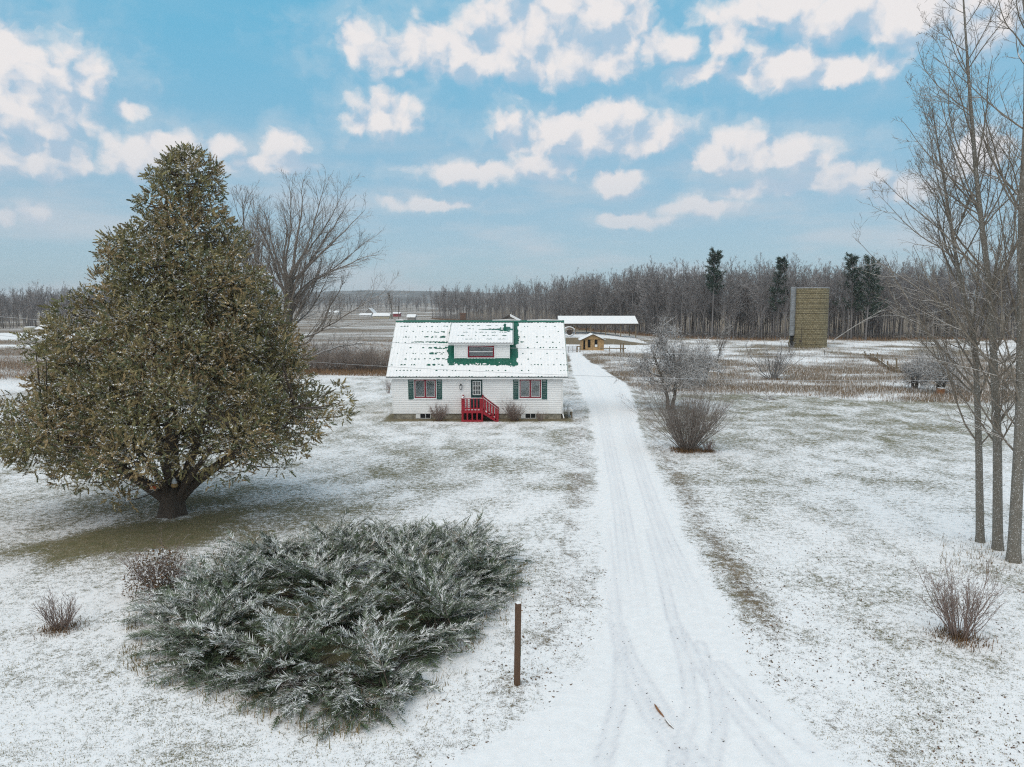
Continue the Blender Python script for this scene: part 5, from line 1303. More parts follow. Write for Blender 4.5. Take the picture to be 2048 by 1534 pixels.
# ------------------------------------------------------------------ tile silo
def tile_mat():
    t = NT('silo_tile'); at_ = t.attr('tone').outputs['Fac']; n1 = t.noise(.35, 4, .6, stretch=(1, 1, .35)); n2 = t.noise(5, 4, .6)
    c = t.mix(at_, (.205, .170, .095), (.325, .275, .17)); c = t.mix(t.remap(n1, .45, .75, 0, .6), c, (.17, .145, .085)); c = t.mix(t.remap(n2, .55, .75, 0, .35), c, (.13, .10, .06)); return t.fin(c, .75, .3)
def silo():
    b = gp(1630, 697); Yb = b[1]; rad = (at(1667, 640, Yb)[0] - at(1594, 640, Yb)[0]) / 2; cx = (at(1667, 640, Yb)[0] + at(1594, 640, Yb)[0]) / 2; cy = Yb + rad * .9; z0 = gzf(cx, cy) - .3; H = at(1630, 576, Yb)[2]
    S = empty('silo', (cx, cy, z0), 'roofless round silo of tan clay tiles with grey chute, before the wood', 'silo')
    bxr = []; n = 72; nc = 34; ch = (H - z0) / nc; g = np.random.default_rng(3); V = []; F = []; T_ = []
    for c in range(nc):
        for k in range(n):
            a0 = 2 * np.pi * (k + (.5 if c % 2 else 0)) / n + .006; a1 = a0 + 2 * np.pi / n - .012; za = c * ch + .022; zb = (c + 1) * ch - .022; ro = rad + g.normal(0, .008); i = len(V)
            for r in (rad - .12, ro):
                for z in (za, zb):
                    for a in (a0, a1): V.append((r * math.cos(a), r * math.sin(a), z))
            F += [(i+4, i+5, i+7, i+6), (i+0, i+4, i+6, i+2), (i+5, i+1, i+3, i+7), (i+6, i+7, i+3, i+2), (i+0, i+1, i+5, i+4)]; T_ += [g.random()] * 8
    me = mesh_np('silo_tiles', np.array(V), np.array(F), False, {'tone': np.array(T_)}); o = link('tiles', me, tile_mat(), S); o['kind'] = 'stuff'
    m = MB(); q = 48
    for r, zz in ((rad - .055, (0, H - z0 - .02)), (rad - .20, (0, H - z0 - .02))):
        vs_ = [(cx + r * math.cos(2*math.pi*i/q), cy + r * math.sin(2*math.pi*i/q), z0 + z) for z in zz for i in range(q)]; m.add(vs_, [(i, (i+1) % q, q + (i+1) % q, q + i) for i in range(q)])
    m.build('mortar_wall', paint('old_mortar', (.12, .095, .06), .2, 3., .95), S)
    m = MB(); vs_ = []
    for r, z in ((rad - .2, -.03), (rad + .06, -.03), (rad + .06, .12), (rad - .2, .12)): vs_ += [(cx + r * math.cos(2*math.pi*i/q), cy + r * math.sin(2*math.pi*i/q), H + z) for i in range(q)]
    m.add(vs_, [(a*q+i, a*q+(i+1) % q, ((a+1) % 4)*q+(i+1) % q, ((a+1) % 4)*q+i) for a in range(4) for i in range(q)]); m.build('rim', M_GALV, S)
    for k in range(1, 12):                         # steel hoops
        zz = z0 + (H - z0) * k / 12; m = MB(); vs_ = []
        for r, z in ((rad + .005, -.02), (rad + .03, -.02), (rad + .03, .02), (rad + .005, .02)): vs_ += [(cx + r * math.cos(2*math.pi*i/q), cy + r * math.sin(2*math.pi*i/q), zz + z) for i in range(q)]
        m.add(vs_, [(a*q+i, a*q+(i+1) % q, ((a+1) % 4)*q+(i+1) % q, ((a+1) % 4)*q+i) for a in range(4) for i in range(q)]); m.build('hoop', M_DARKH, S)
    # chute: ribbed half-round pipe on the left
    a = math.pi + .32; px_, py_ = cx + (rad + .30) * math.cos(a), cy + (rad + .30) * math.sin(a)
    zlo = at(1590, 672, Yb)[2]; pts = []; rr = []; k = 40
    for i in range(k + 1): pts.append((px_, py_, zlo + (H + .25 - zlo) * i / k)); rr.append(.47 + (.02 if i % 2 else 0))
    ch_ = MB().tube(pts, rr, 18).build('chute', paint('dull_zinc', (.24, .25, .26), .15, 2., .6), S)
    MB().box(px_ - .25, px_ + .2, py_ - .2, py_ + .2, z0, zlo).build('chute_foot', M_DARKV, ch_)
    MB().beam((px_ + .1, py_ - .5, z0), (px_ + .55, py_ - .55, z0 + 2.1), .08, .08).build('loose_pole', M_BARK, S)
    MB().tube([(px_ + .95, cy - rad * .98, z0 + .8), (px_ + .95, cy - rad * .98, z0 + 4.6)], .035, 6).build('pipe', M_DARKH, S)
    MB().box(px_ + .7, px_ + 1.05, cy - rad * .9 - .25, cy - rad * .9, z0 + 1.3, z0 + 1.7).build('motor_box', M_DARKH, S)
M_DARKH = paint('rusty_steel', (.075, .058, .048), .2, 6., .7)
silo()

# ------------------------------------------------------------------ earth bank, pole barn, shed, gates, fences
def earth_bank():
    xs_ = np.linspace(at(1128, 690, 146)[0] - 14, at(1330, 690, 146)[0], 90); vs_ = np.linspace(0, 1, 26); Xg, Vg = np.meshgrid(xs_, vs_)
    y0 = 150 + (vnoise(xs_, xs_ * 0, .2, 5, 2) - .5)[None] * 3; Yg = y0 + Vg * 52
    edge_ = sstep(0, 7, xs_ - xs_[0]) * (1 - sstep(xs_[-1] - 12, xs_[-1], xs_)); h = sstep(0, .10, Vg) * (1 - .9 * sstep(.55, 1, Vg)) * edge_[None] * 1.25
    Z = gz(Xg, Yg) + h + (vnoise(Xg, Yg, .8, 6, 3) - .5) * .25 * (h > .1) - .05
    cv = np.where(Vg < .12, -.05, .75); o = link('earth_bank', grid_mesh('earth_bank', Xg, Yg, Z, {'cover': cv.ravel(), 'brown': np.full(Xg.size, .75)}), GM); tag(o, kind='structure')
    return lambda x, y: float(gzf(x, y) + 1.15)
bank_z = earth_bank()
def ribbed_roof(m, x0, x1, ya, za, yb, zb, step, h=.03):
    n = max(2, int((x1 - x0) / step)); prof = []
    for i in range(n + 1):
        c = x0 + (x1 - x0) * i / n; prof += [(c - step * .2, 0), (c - step * .1, h), (c + step * .1, h), (c + step * .2, 0)]
    prof = [(min(max(a, x0), x1), q) for a, q in prof]; k = len(prof)
    m.add([(a, ya, za + q) for a, q in prof] + [(a, yb, zb + q) for a, q in prof], [(i, i + 1, k + i + 1, k + i) for i in range(k - 1)]); m.add([(x0, ya, za - .06), (x1, ya, za - .06), (x1, yb, zb - .06), (x0, yb, zb - .06)], [(0, 1, 2, 3)])
def pole_barn():
    Ya = 172.; x0, x1 = at(1118, 648, Ya)[0], at(1277, 648, Ya)[0]; ze = at(1200, 647.5, Ya)[2]; Yr = Ya + 5.2; zr = at(1200, 632.5, Yr)[2]; zg = bank_z((x0 + x1) / 2, Ya + 4) - .35
    Bn = empty('pole_barn', ((x0 + x1) / 2, Yr, zg), 'long open pole barn with snow white roof behind the shed', 'barn')
    m = MB(); ribbed_roof(m, x0, x1, Ya, ze, Yr, zr, .45); m.build('roof_sheet', M_GALV, Bn); m = MB(); ribbed_roof(m, x0, x1, 2 * Yr - Ya, ze, Yr, zr, .45); m.build('roof_sheet', M_GALV, Bn)
    m = MB(); m.hull8([(x0+.02, Ya, ze+.03), (x1-.02, Ya, ze+.03), (x1-.02, Yr, zr+.03), (x0+.02, Yr, zr+.03), (x0+.02, Ya+.02, ze+.11), (x1-.02, Ya+.02, ze+.11), (x1-.02, Yr, zr+.11), (x0+.02, Yr, zr+.11)]); m.build('roof_snow', M_SNOW, Bn)
    bx('fascia', M_DARKH, Bn, x0, x1, Ya + .01, Ya + .06, ze - .28, ze - .02); bx('header', M_WOOD, Bn, x0 + .2, x1 - .2, Ya + .5, Ya + .6, ze - .35, ze - .05)
    n = 6
    for i in range(n):
        xx = x0 + .4 + (x1 - x0 - .9) * i / (n - 1)
        for yy in (Ya + .55, 2 * Yr - Ya - .6): bx('post', M_WOOD, Bn, xx - .1, xx + .1, yy, yy + .2, zg - .5, ze - .05)
        MB().beam((xx, Ya + .2, ze - .1), (xx, Yr, zr - .1), .06, .16).build('rafter', M_WOOD, Bn); MB().beam((xx, 2 * Yr - Ya - .2, ze - .1), (xx, Yr, zr - .1), .06, .16).build('rafter', M_WOOD, Bn); MB().beam((xx, Ya + .3, ze - .2), (xx, 2 * Yr - Ya - .3, ze - .2), .05, .16).build('tie_beam', M_WOOD, Bn)
    return Bn
pole_barn()
def shed():
    b = gp(1185, 703); Yb = b[1]; x0, x1 = at(1163.5, 690, Yb)[0], at(1207.5, 690, Yb)[0]; xc = (x0 + x1) / 2; zt = at(1185, 679, Yb)[2]; zp = at(1185, 668.5, Yb)[2]; D = 3.6; zg = gzf(xc, Yb)
    S = empty('garden_shed', (xc, Yb + D / 2, zg), 'small tan plywood shed with snowy gable roof near the pole barn', 'shed')
    z = lambda py: at(1185, py, Yb)[2]; X = lambda px: at(px, 690, Yb)[0]
    holes = [(X(1166.5), X(1170.5), zg + .15, z(680.5)), (X(1175.5), X(1181), z(695), z(678.5)), (X(1189), X(1195), z(694), z(678.5))]
    w = MB(); xs_ = sorted({x0, x1, *[h[0] for h in holes], *[h[1] for h in holes]}); zs_ = sorted({zg - .1, zt, *[h[2] for h in holes], *[h[3] for h in holes]})
    for a, c in zip(xs_[:-1], xs_[1:]):
        for p, q in zip(zs_[:-1], zs_[1:]):
            if not any(h[0] < (a + c) / 2 < h[1] and h[2] < (p + q) / 2 < h[3] for h in holes): w.box(a, c, Yb, Yb + .1, p, q)
    w.box(x0, x0 + .1, Yb + .1, Yb + D, zg - .1, zt); w.box(x1 - .1, x1, Yb + .1, Yb + D, zg - .1, zt); w.box(x0 + .1, x1 - .1, Yb + D - .1, Yb + D, zg - .1, zt)
    for yy in (Yb, Yb + D - .1): w.add([(x0, yy, zt), (x1, yy, zt), (xc, yy, zp - .1), (x0, yy + .1, zt), (x1, yy + .1, zt), (xc, yy + .1, zp - .1)], [(0, 1, 2), (3, 5, 4), (0, 2, 5, 3), (1, 4, 5, 2)])
    w.build('wall', M_TAN, S)
    for i in range(9):
        xx = x0 + (x1 - x0) * i / 8
        if not any(h[0] - .05 < xx < h[1] + .05 for h in holes): bx('batten', M_TAN, S, xx - .02, xx + .02, Yb - .02, Yb - .003, zg, zt - .02)
    for k, h in enumerate(holes):
        bx('opening_shade_sheet', M_DARKV, S, h[0] - .02, h[1] + .02, Yb + .3, Yb + .33, h[2] - .02, h[3] + .02)  # black sheet behind each opening paints the unlit inside
        f = MB(); t = .05; f.box(h[0] - t, h[0], Yb - .03, Yb - .002, h[2] - t, h[3] + t); f.box(h[1], h[1] + t, Yb - .03, Yb - .002, h[2] - t, h[3] + t); f.box(h[0], h[1], Yb - .03, Yb - .002, h[3], h[3] + t); f.box(h[0], h[1], Yb - .03, Yb - .002, h[2] - t, h[2]); f.build('window_frame' if k else 'door_frame', M_TAN, S)
    h = holes[2]; bx('white_notice', M_TRIM, S, h[0] + .05, h[1] - .02, Yb - .05, Yb - .032, h[2] + .02, h[2] + .42)
    e = .35; sl = (zp - zt) / (xc - x0)
    for sg in (-1, 1):
        xa = xc + sg * (xc - x0 + e); za = zt - sl * e
        P = lambda d: [(xc, Yb - .35, zp + d), (xa, Yb - .35, za + d), (xa, Yb + D + .3, za + d), (xc, Yb + D + .3, zp + d)]
        r = MB().hull8(P(-.04) + P(.03)).build('roof_panel', M_DARKH, S); MB().hull8(P(.031) + P(.10)).build('roof_snow', M_SNOW, r)
shed()
def tube_gate():
    b = gp(1146, 706); Yb = b[1] - .5; x0, x1 = at(1128, 700, Yb)[0], at(1153, 700, Yb)[0]; zg = gzf((x0 + x1) / 2, Yb); zt = at(1140, 693, Yb)[2]
    G = empty('tube_gate', ((x0 + x1) / 2, Yb, zg), 'grey steel tube farm gate between the house roof and the tan shed', 'gate')
    for i in range(6): z = zg + .12 + (zt - zg - .12) * i / 5; MB().tube([(x0, Yb, z), (x1, Yb, z)], .03, 6).build('bar', M_GALV, G)
    for t in (0, .36, .70, 1): xx = x0 + (x1 - x0) * t; MB().tube([(xx, Yb, zg - .05), (xx, Yb, zt + .02)], .035, 6).build('upright', M_DARKH, G)
    x2 = at(1154.5, 700, Yb)[0]; x3 = at(1160, 700, Yb)[0]
    W = empty('gate_posts', ((x2 + x3) / 2, Yb, zg), 'pair of dark wooden posts with cross bar between steel gate and shed', 'fence')
    for xx in (x2, x3): bx('post', M_WOOD, W, xx - .09, xx + .09, Yb - .09, Yb + .09, zg - .4, zt + .12)
    bx('cross_bar', M_WOOD, W, x2 + .09, at(1163, 700, Yb)[0], Yb - .05, Yb + .05, zt - .06, zt + .1)
tube_gate()
def rail_fence():
    Yb = gp(1230, 705)[1] - 1; xs_ = [at(p, 695, Yb)[0] for p in (1219, 1241.5, 1246.5)]; zr = at(1230, 696.5, Yb)[2]; zg = gzf(xs_[1], Yb)
    Fn = empty('rail_fence', (xs_[1], Yb, zg), 'short weathered wooden rail fence right of the tan shed', 'fence'); tops = [at(1220, 692.5, Yb)[2], at(1241, 684, Yb)[2], at(1246, 685.5, Yb)[2]]
    for xx, zt, w in zip(xs_, tops, (.05, .11, .12)): bx('post', M_WOOD, Fn, xx - w, xx + w, Yb - w, Yb + w, zg - .5, zt)
    MB().beam((at(1200, 696, Yb - .15)[0], Yb - .15, zr), (at(1252, 697, Yb - .15)[0], Yb - .15, zr - .02), .08, .16).build('rail', M_WOOD, Fn)
rail_fence()
def round_bale_ring():
    Yb = 158.; c = at(1138.5, 670, Yb); T = empty('bale_ring', (c[0], c[1], bank_z(c[0], c[1]) - .1), 'round snow topped hay ring lying tilted at the end of pole barn', 'hay ring'); z0 = T.location.z
    R_ = 1.25
    for dy, nm in ((0, 'hoop'), (.9, 'hoop')):
        pts = [(c[0] + R_ * math.cos(a), Yb + dy, z0 + R_ + R_ * .78 * math.sin(a)) for a in np.linspace(0, 2 * math.pi, 25)]; MB().tube(pts, .07, 6, False).build(nm, M_GALV, T)
        s = [(c[0] + (R_ + .05) * math.cos(a), Yb + dy, z0 + R_ + .06 + (R_ + .05) * .78 * math.sin(a)) for a in np.linspace(.15 * math.pi, .85 * math.pi, 13)]; MB().tube(s, .09, 6).build('hoop_snow', M_SNOW, T)
    for i in range(12): a = i * math.pi / 6; q = (c[0] + R_ * math.cos(a), z0 + R_ + R_ * .78 * math.sin(a)); MB().tube([(q[0], Yb, q[1]), (q[0], Yb + .9, q[1])], .035, 5).build('spoke', M_GALV, T)
    MB().tube([(c[0] + .1, Yb + .2, z0 + R_ - .1), (c[0] + .1, Yb + .8, z0 + R_ - .1)], .62, 16).build('hay_core', M_DARKH, T)
round_bale_ring()
def old_fence():
    pts = [(1732, 717, 702), (1737, 719, 710), (1745, 722, 706), (1749, 724, 707), (1755, 726, 705), (1764, 731, 710), (1776, 738, 722), (1795, 743, 716), (1808, 746, 729), (1790, 741, 733)]
    b = gp(1768, 732); b[2] = gzf(b[0], b[1]); g = np.random.default_rng(8); Fn = empty('old_fence', tuple(b), 'broken line of leaning grey fence posts in the field right of silo', 'fence')
    for px, yb, yt in pts:
        p = gp(px, yb); zg = gzf(p[0], p[1]); t = at(px + g.normal(-1, 1.5), yt, p[1]); m = MB().beam((p[0], p[1], zg - .3), (t[0], t[1] + g.normal(0, .1), max(t[2], zg + .5)), .13, .13, (0, 1, 0)); m.build('post', M_WOOD, Fn)
    for (a, b_) in (((1791, 737), (1810, 733)), ((1791, 741), (1809, 741)), ((1733, 712), (1756, 721)), ((1756, 722), (1777, 735))):
        p, q = gp(a[0], a[1] + 4), gp(b_[0], b_[1] + 4); p[2] = gzf(p[0], p[1]) + .38; q[2] = gzf(q[0], q[1]) + .38; MB().beam(p, q, .07, .16).build('rail', M_WOOD, Fn)
    r = np.random.default_rng(9); n = 900; t = r.random(n); ln = np.array([gp(p[0], p[1])[:2] for p in pts[:9]]); q = np.stack([np.interp(t * 8, np.arange(9), ln[:, i]) for i in (0, 1)], 1) + r.normal(0, .3, (n, 2))
    blades('fence_grass', np.concatenate([q, gz(q[:, 0], q[:, 1])[:, None]], 1), .5, .05, (.25, .17, .1), (.16, .12, .08), .5, 'dead grass grown along the broken line of old fence posts')
old_fence()
# stump at the thorn tree
b = gp(1874, 789); z = gzf(b[0], b[1]); st = empty('tree_stump', (b[0], b[1], z), 'cut brown stump with snow on top beside the thorn tree', 'stump')
MB().tube([(b[0], b[1] - .5, z - .1), (b[0], b[1] - .5, z + .15), (b[0] + .03, b[1] - .5, z + .6)], [.48, .36, .33], 12).build('wood', M_BROKEN, st); MB().tube([(b[0] + .03, b[1] - .5, z + .6), (b[0] + .03, b[1] - .5, z + .66)], [.33, .26], 12).build('snow_cap', M_SNOW, st)
# fallen trunk leaning out of the wood behind the silo
def fallen():
    Yb = 158.; p = [at(1664, 681, Yb), at(1705, 655, Yb + 1), at(1762, 621, Yb + 3)]; p[0][2] = gzf(p[0][0], p[0][1]) + .0; T = empty('fallen_trunk', tuple(p[0]), 'pale fallen trunk leaning up to the right from behind the silo', 'fallen tree')
    P = poly(p, 12) - p[0]; A = Acc().add(*tubes(P[None], np.linspace(.11, .04, 12)[None], 7)); g = np.random.default_rng(4); twigs(A, P[None], np.linspace(.11, .04, 12)[None], [(9, .4, 1, .2, .5, lambda t, l: l * .25, 5, .08, .02, 4)], g, .02); link('trunk', A.mesh('fallen'), snowcap('snowy_log', (.2, .18, .16), (.3, .28, .25), .75, 2., .4, (1, 1, 1)), T)
fallen()
# loose poles in the rough land left of the silo
for (a, b_, c, d, lab) in ((1582, 714, 1576, 683, 'thin leaning pole in the brown grass left of the silo'), (1650, 712, 1649, 700, 'short thin stake in the snowy grass in front of the silo')):
    p = gp(a, b_); z = gzf(p[0], p[1]); t = at(c, d, p[1]); o = empty('field_stake', (p[0], p[1], z), lab, 'stake'); MB().tube([(p[0], p[1], z - .2), tuple(t)], .06, 6).build('shaft', M_BARK, o)

# ------------------------------------------------------------------ buildings far away
def far_building(name, px0, px1, pyb, pyw, pyr, Yb, label, wall, roofc, cat='house', windows=0, depth=7., gable=False, snow=True, zbase=None):
    x0, x1 = at(px0, pyb, Yb)[0], at(px1, pyb, Yb)[0]; zb = gzf((x0 + x1) / 2, Yb) - .2; zw = at(px0, pyw, Yb)[2]; yr = Yb + depth / 2; zr = at(px0, pyr, Yb + depth * .4)[2]
    zw = max(zw, zb + 1.2); zr = max(zr, zw + .6)
    o = empty(name, ((x0 + x1) / 2, yr, zb), label, cat); w = MB()
    w.box(x0, x1, Yb, Yb + depth, zb, zw)
    if gable:
        xc = (x0 + x1) / 2; w.add([(x0, Yb, zw), (x1, Yb, zw), (xc, Yb, zr), (x0, Yb + depth, zw), (x1, Yb + depth, zw), (xc, Yb + depth, zr)], [(0, 1, 2), (3, 5, 4)])
        for sg, xa in ((0, x0 - .4), (1, x1 + .4)): MB().hull8([(xc, Yb-.3, zr), (xa, Yb-.3, zw-.3), (xa, Yb+depth+.3, zw-.3), (xc, Yb+depth+.3, zr), (xc, Yb-.3, zr+.25), (xa, Yb-.3, zw-.05), (xa, Yb+depth+.3, zw-.05), (xc, Yb+depth+.3, zr+.25)]).build('roof', roofc, o)
    else:
        for xx in (x0, x1): w.add([(xx, Yb, zw), (xx, Yb + depth, zw), (xx, yr, zr)], [(0, 1, 2)])
        for ya, yb_ in ((Yb - .4, yr), (Yb + depth + .4, yr)): MB().hull8([(x0-.4, ya, zw-.1), (x1+.4, ya, zw-.1), (x1+.4, yb_, zr), (x0-.4, yb_, zr), (x0-.4, ya, zw+.15), (x1+.4, ya, zw+.15), (x1+.4, yb_, zr+.25), (x0-.4, yb_, zr+.25)]).build('roof', roofc, o)
    w.build('wall', wall, o)
    for i in range(windows):
        xx = x0 + (x1 - x0) * (i + .5) / windows; ww = min(.6, (x1 - x0) / windows * .3); f = bx('window', M_TRIM, o, xx - ww, xx + ww, Yb - .06, Yb - .01, zb + 1.1, min(zb + 2.4, zw - .2)); bx('pane', M_BLACK, f, xx - ww + .1, xx + ww - .1, Yb - .09, Yb - .062, zb + 1.2, min(zb + 2.3, zw - .3))
    return o
W_CR = paint('far_cream', (.52, .47, .34), .05); W_RED = paint('far_red', (.30, .05, .06), .1); W_GR = paint('far_grey', (.28, .26, .24), .1); W_W = paint('far_white', (.66, .66, .65), .05)
far_building('far_farmhouse', 746, 778, 637.5, 632, 626.5, 440, 'low cream farmhouse with snowy roof in the distance left of farmhouse roof', W_CR, M_SNOW, windows=4, depth=9)
far_building('far_barn', 729, 747, 632, 627, 616.5, 560, 'distant dark barn with steep snowy gable behind the cream farmhouse', W_GR, M_SNOW, 'barn', depth=14, gable=True)
far_building('far_house', 719, 741, 634, 630.5, 627, 520, 'distant white bungalow left of the dark gabled barn', W_W, M_SNOW, windows=3, depth=8)
far_building('far_red_barn', 786, 799, 632.5, 627.2, 624.8, 500, 'small red barn far off beside a lone bare tree', W_RED, M_SNOW, 'barn', depth=8)
far_building('far_shed', 815, 829, 639, 634.5, 629.5, 330, 'small dark shed with bright snowy roof above the left roof ridge', W_GR, M_SNOW, 'shed', depth=6)
far_building('hidden_outbuilding', 998, 1042, 656, 643, 632, 105, 'snowy roofed outbuilding peeking over the ridge behind the dormer', W_GR, M_SNOW, 'outbuilding', depth=6, gable=True)
ho = [c for c in bpy.data.objects['hidden_outbuilding'].children if c.name.startswith('roof')]; ho[0].data.materials[0] = M_DARKH
far_building('left_far_shed', 73, 99, 663, 658.5, 651.5, 222, 'little pale shed with snowy roof far left beyond the fields', paint('far_beige', (.45, .40, .31), .05), M_SNOW, 'shed', depth=6, windows=2)
c = at(60, 660, 222); o = empty('round_bin', (c[0], 222, gzf(c[0], 222)), 'round tan storage bin left of the small far shed', 'bin')
MB().tube([(c[0], 222, -.2), (c[0], 222, 1.3)], 1.55, 20).build('body', W_CR, o); MB().tube([(c[0], 222, 1.3), (c[0], 222, 1.5)], [1.6, 1.2], 20).build('snow_top', M_SNOW, o)
far_building('white_cottage', 652, 676, 628, 625, 622, 600, 'farthest snowy roof left of the distant bungalow', W_W, M_SNOW, depth=8)
for px, pt, pb, Yb, lab in ((797.5, 611, 641, 380, 'distant thin utility pole left of the red barn roof ridge'),):
    p = at(px, pb, Yb); z = gzf(p[0], Yb); zt = at(px, pt, Yb)[2]; o = empty('utility_pole', (p[0], Yb, z), lab, 'pole'); MB().tube([(p[0], Yb, z - 1), (p[0], Yb, zt)], .17, 6).build('shaft', M_BARK, o); bx('cross_arm', M_BARK, o, p[0] - 1.1, p[0] + 1.1, Yb - .08, Yb + .08, zt - .9, zt - .7)
plain_tree('lone_far_tree', at(784, 636, 420)[:2], 8 + 22 / 1462 * 420, .35, 85, 'lone bare tree on the skyline beside the red barn', M_BARK, M_TWIG, .35, 30, (.35, .7), rmin=.05, kids=(6, 3))

# ------------------------------------------------------------------ wires in front of the house, on poles outside the picture
def wires():
    Yw = 36.; poles = []
    for px, s in ((-330, 'left'), (2420, 'right')):
        x = at(px, 640, Yw)[0]; z = gzf(x, Yw); o = empty('utility_pole', (x, Yw, z), f'wooden utility pole carrying the two wires on the {s}', 'pole'); MB().tube([(x, Yw, z - 1), (x, Yw, z + 8.6)], [.16, .11], 10).build('shaft', M_BARK, o); poles.append(x)
    mw = paint('wire', (.42, .42, .43), .05, rough=.6)
    for nm, pts in (('upper', ((0, 633), (785, 685), (1137, 700))), ('lower', ((600, 727), (785, 734), (1137, 750)))):
        q = np.array([[at(a, b_, Yw)[0], at(a, b_, Yw)[2]] for a, b_ in pts]); cf = np.polyfit(q[:, 0], q[:, 1], 2)
        if nm == 'lower': cf = np.polyfit(q[:, 0], q[:, 1], 1); cf = np.array([.0012, cf[0], cf[1] - .0012 * 8])
        xx = np.linspace(poles[0], poles[1], 60); zz = np.polyval(cf, xx)
        o = empty('overhead_wire', (0, Yw, 0), f'{nm} one of the two thin wires crossing in front of the house roof', 'wire', 'wires in front of the house'); MB().tube([(a, Yw - .12, c_) for a, c_ in zip(xx, zz)], .0075, 4).build('strand', mw, o)
wires()
# ------------------------------------------------------------------ woodland: bare trees as individuals, the depth of the wood as one mass
def forest_proto(seed, H, crown, k, kids, rmin, spread=(.3, .62), r=.17, two=False):
    g = np.random.default_rng(seed); D = np.array([[g.normal(0, .03), g.normal(0, .03), 1.]]); P, R0 = grow(np.array([[0, 0, -.4]]), D, np.array([H]), np.array([r]), np.array([.025]), 12, .03, .02, g)
    if two:
        P2, R2 = grow(P[:, 5].copy(), D + g.normal(0, .3, (1, 3)), np.array([H * .58]), R0[:, 5] * .8, np.array([.025]), 12, .04, .03, g); P = np.concatenate([P, P2]); R0 = np.concatenate([R0, R2])
    A = Acc().add(*tubes(P, R0, 6)); C = Acc()
    twigs(C, P, R0, [(k, crown, 1., *spread, lambda t, l: l * .30 * (1.25 - t * .85), 5, .08, .05, 4), (kids[0], .2, 1., .3, .7, lambda t, l: l * .36 * (1.1 - .5 * t), 3, .1, .03, 3), (kids[1], .2, 1., .35, .8, lambda t, l: l * .5, 2, .1, .02, 3)], g, rmin)
    return A, C
FP = []
for i in range(9):
    A, C = forest_proto(400 + i, 17.5 + (i % 4) * .8 - (i == 4) * 3, (.30, .42, .22, .5, .2, .36, .45, .28, .15)[i], (24, 20, 28, 18, 30, 22, 20, 26, 30)[i], (6, 4), .020, ((.3, .6), (.25, .5), (.3, .65), (.35, .75), (.3, .7), (.25, .45), (.3, .6), (.25, .55), (.4, .9))[i], (.18, .15, .20, .22, .11, .14, .17, .19, .10)[i], i % 3 == 1)
    FP.append((A.mesh('woodland_trunk'), C.mesh('woodland_crown')))
for a, c in FP: a.materials.append(M_FTR); c.materials.append(M_FTW)
gF = np.random.default_rng(17)
PROTO = {}
def put_tree(x, y, s, label, group):
    k = int(gF.integers(0, 9)); o = empty('woodland_tree', (x, y, gzf(x, y)), label, 'tree', group, gF.uniform(0, 6.28)); sc_ = s * gF.uniform(.76, 1.14); o.scale = (sc_ * gF.uniform(.85, 1.1),) * 2 + (sc_,)
    a = link('trunk', FP[k][0], None, o); b = link('crown', FP[k][1], None, o); PROTO.setdefault(k, (a, b))
def edge_pts(n, p0, p1, depth):
    seg = np.linalg.norm(np.diff(FEP, axis=0), axis=1); cum = np.concatenate([[0], np.cumsum(seg)]); px = CX + FEP[:, 0] / FEP[:, 1] * FPX; s0, s1 = np.interp([p0, p1], px, cum)
    s = s0 + (s1 - s0) * (np.arange(n) + gF.uniform(.05, .95, n)) / n; x = np.interp(s, cum, FEP[:, 0]); y = np.interp(s, cum, FEP[:, 1]); d = gF.random(n) ** 1.3 * depth
    a = np.arctan2(np.interp(s + 1, cum, FEP[:, 1]) - y, np.interp(s + 1, cum, FEP[:, 0]) - x); return x - np.sin(a) * -1 * d * 0 + d * .25, y + d
segs = [(862, 1120, 60, 30, 'bare grey woodland tree seen above the left half of the farmhouse roof'), (1120, 1290, 56, 22, 'bare grey woodland tree standing behind the pole barn'), (1290, 1585, 78, 14, 'bare grey woodland tree in the wood edge between pole barn and silo'), (1585, 1680, 20, 14, 'bare grey woodland tree in the wood edge directly behind the silo'), (1680, 2090, 86, 14, 'bare grey woodland tree in the wood edge right of the silo')]
for p0, p1, n, dep, lab in segs:
    xx, yy = edge_pts(n, p0, p1, dep)
    for x, y in zip(xx, yy): put_tree(float(x), float(y), .87, lab, 'bare trees of the woodland edge: ' + lab.split('tree ', 1)[1])
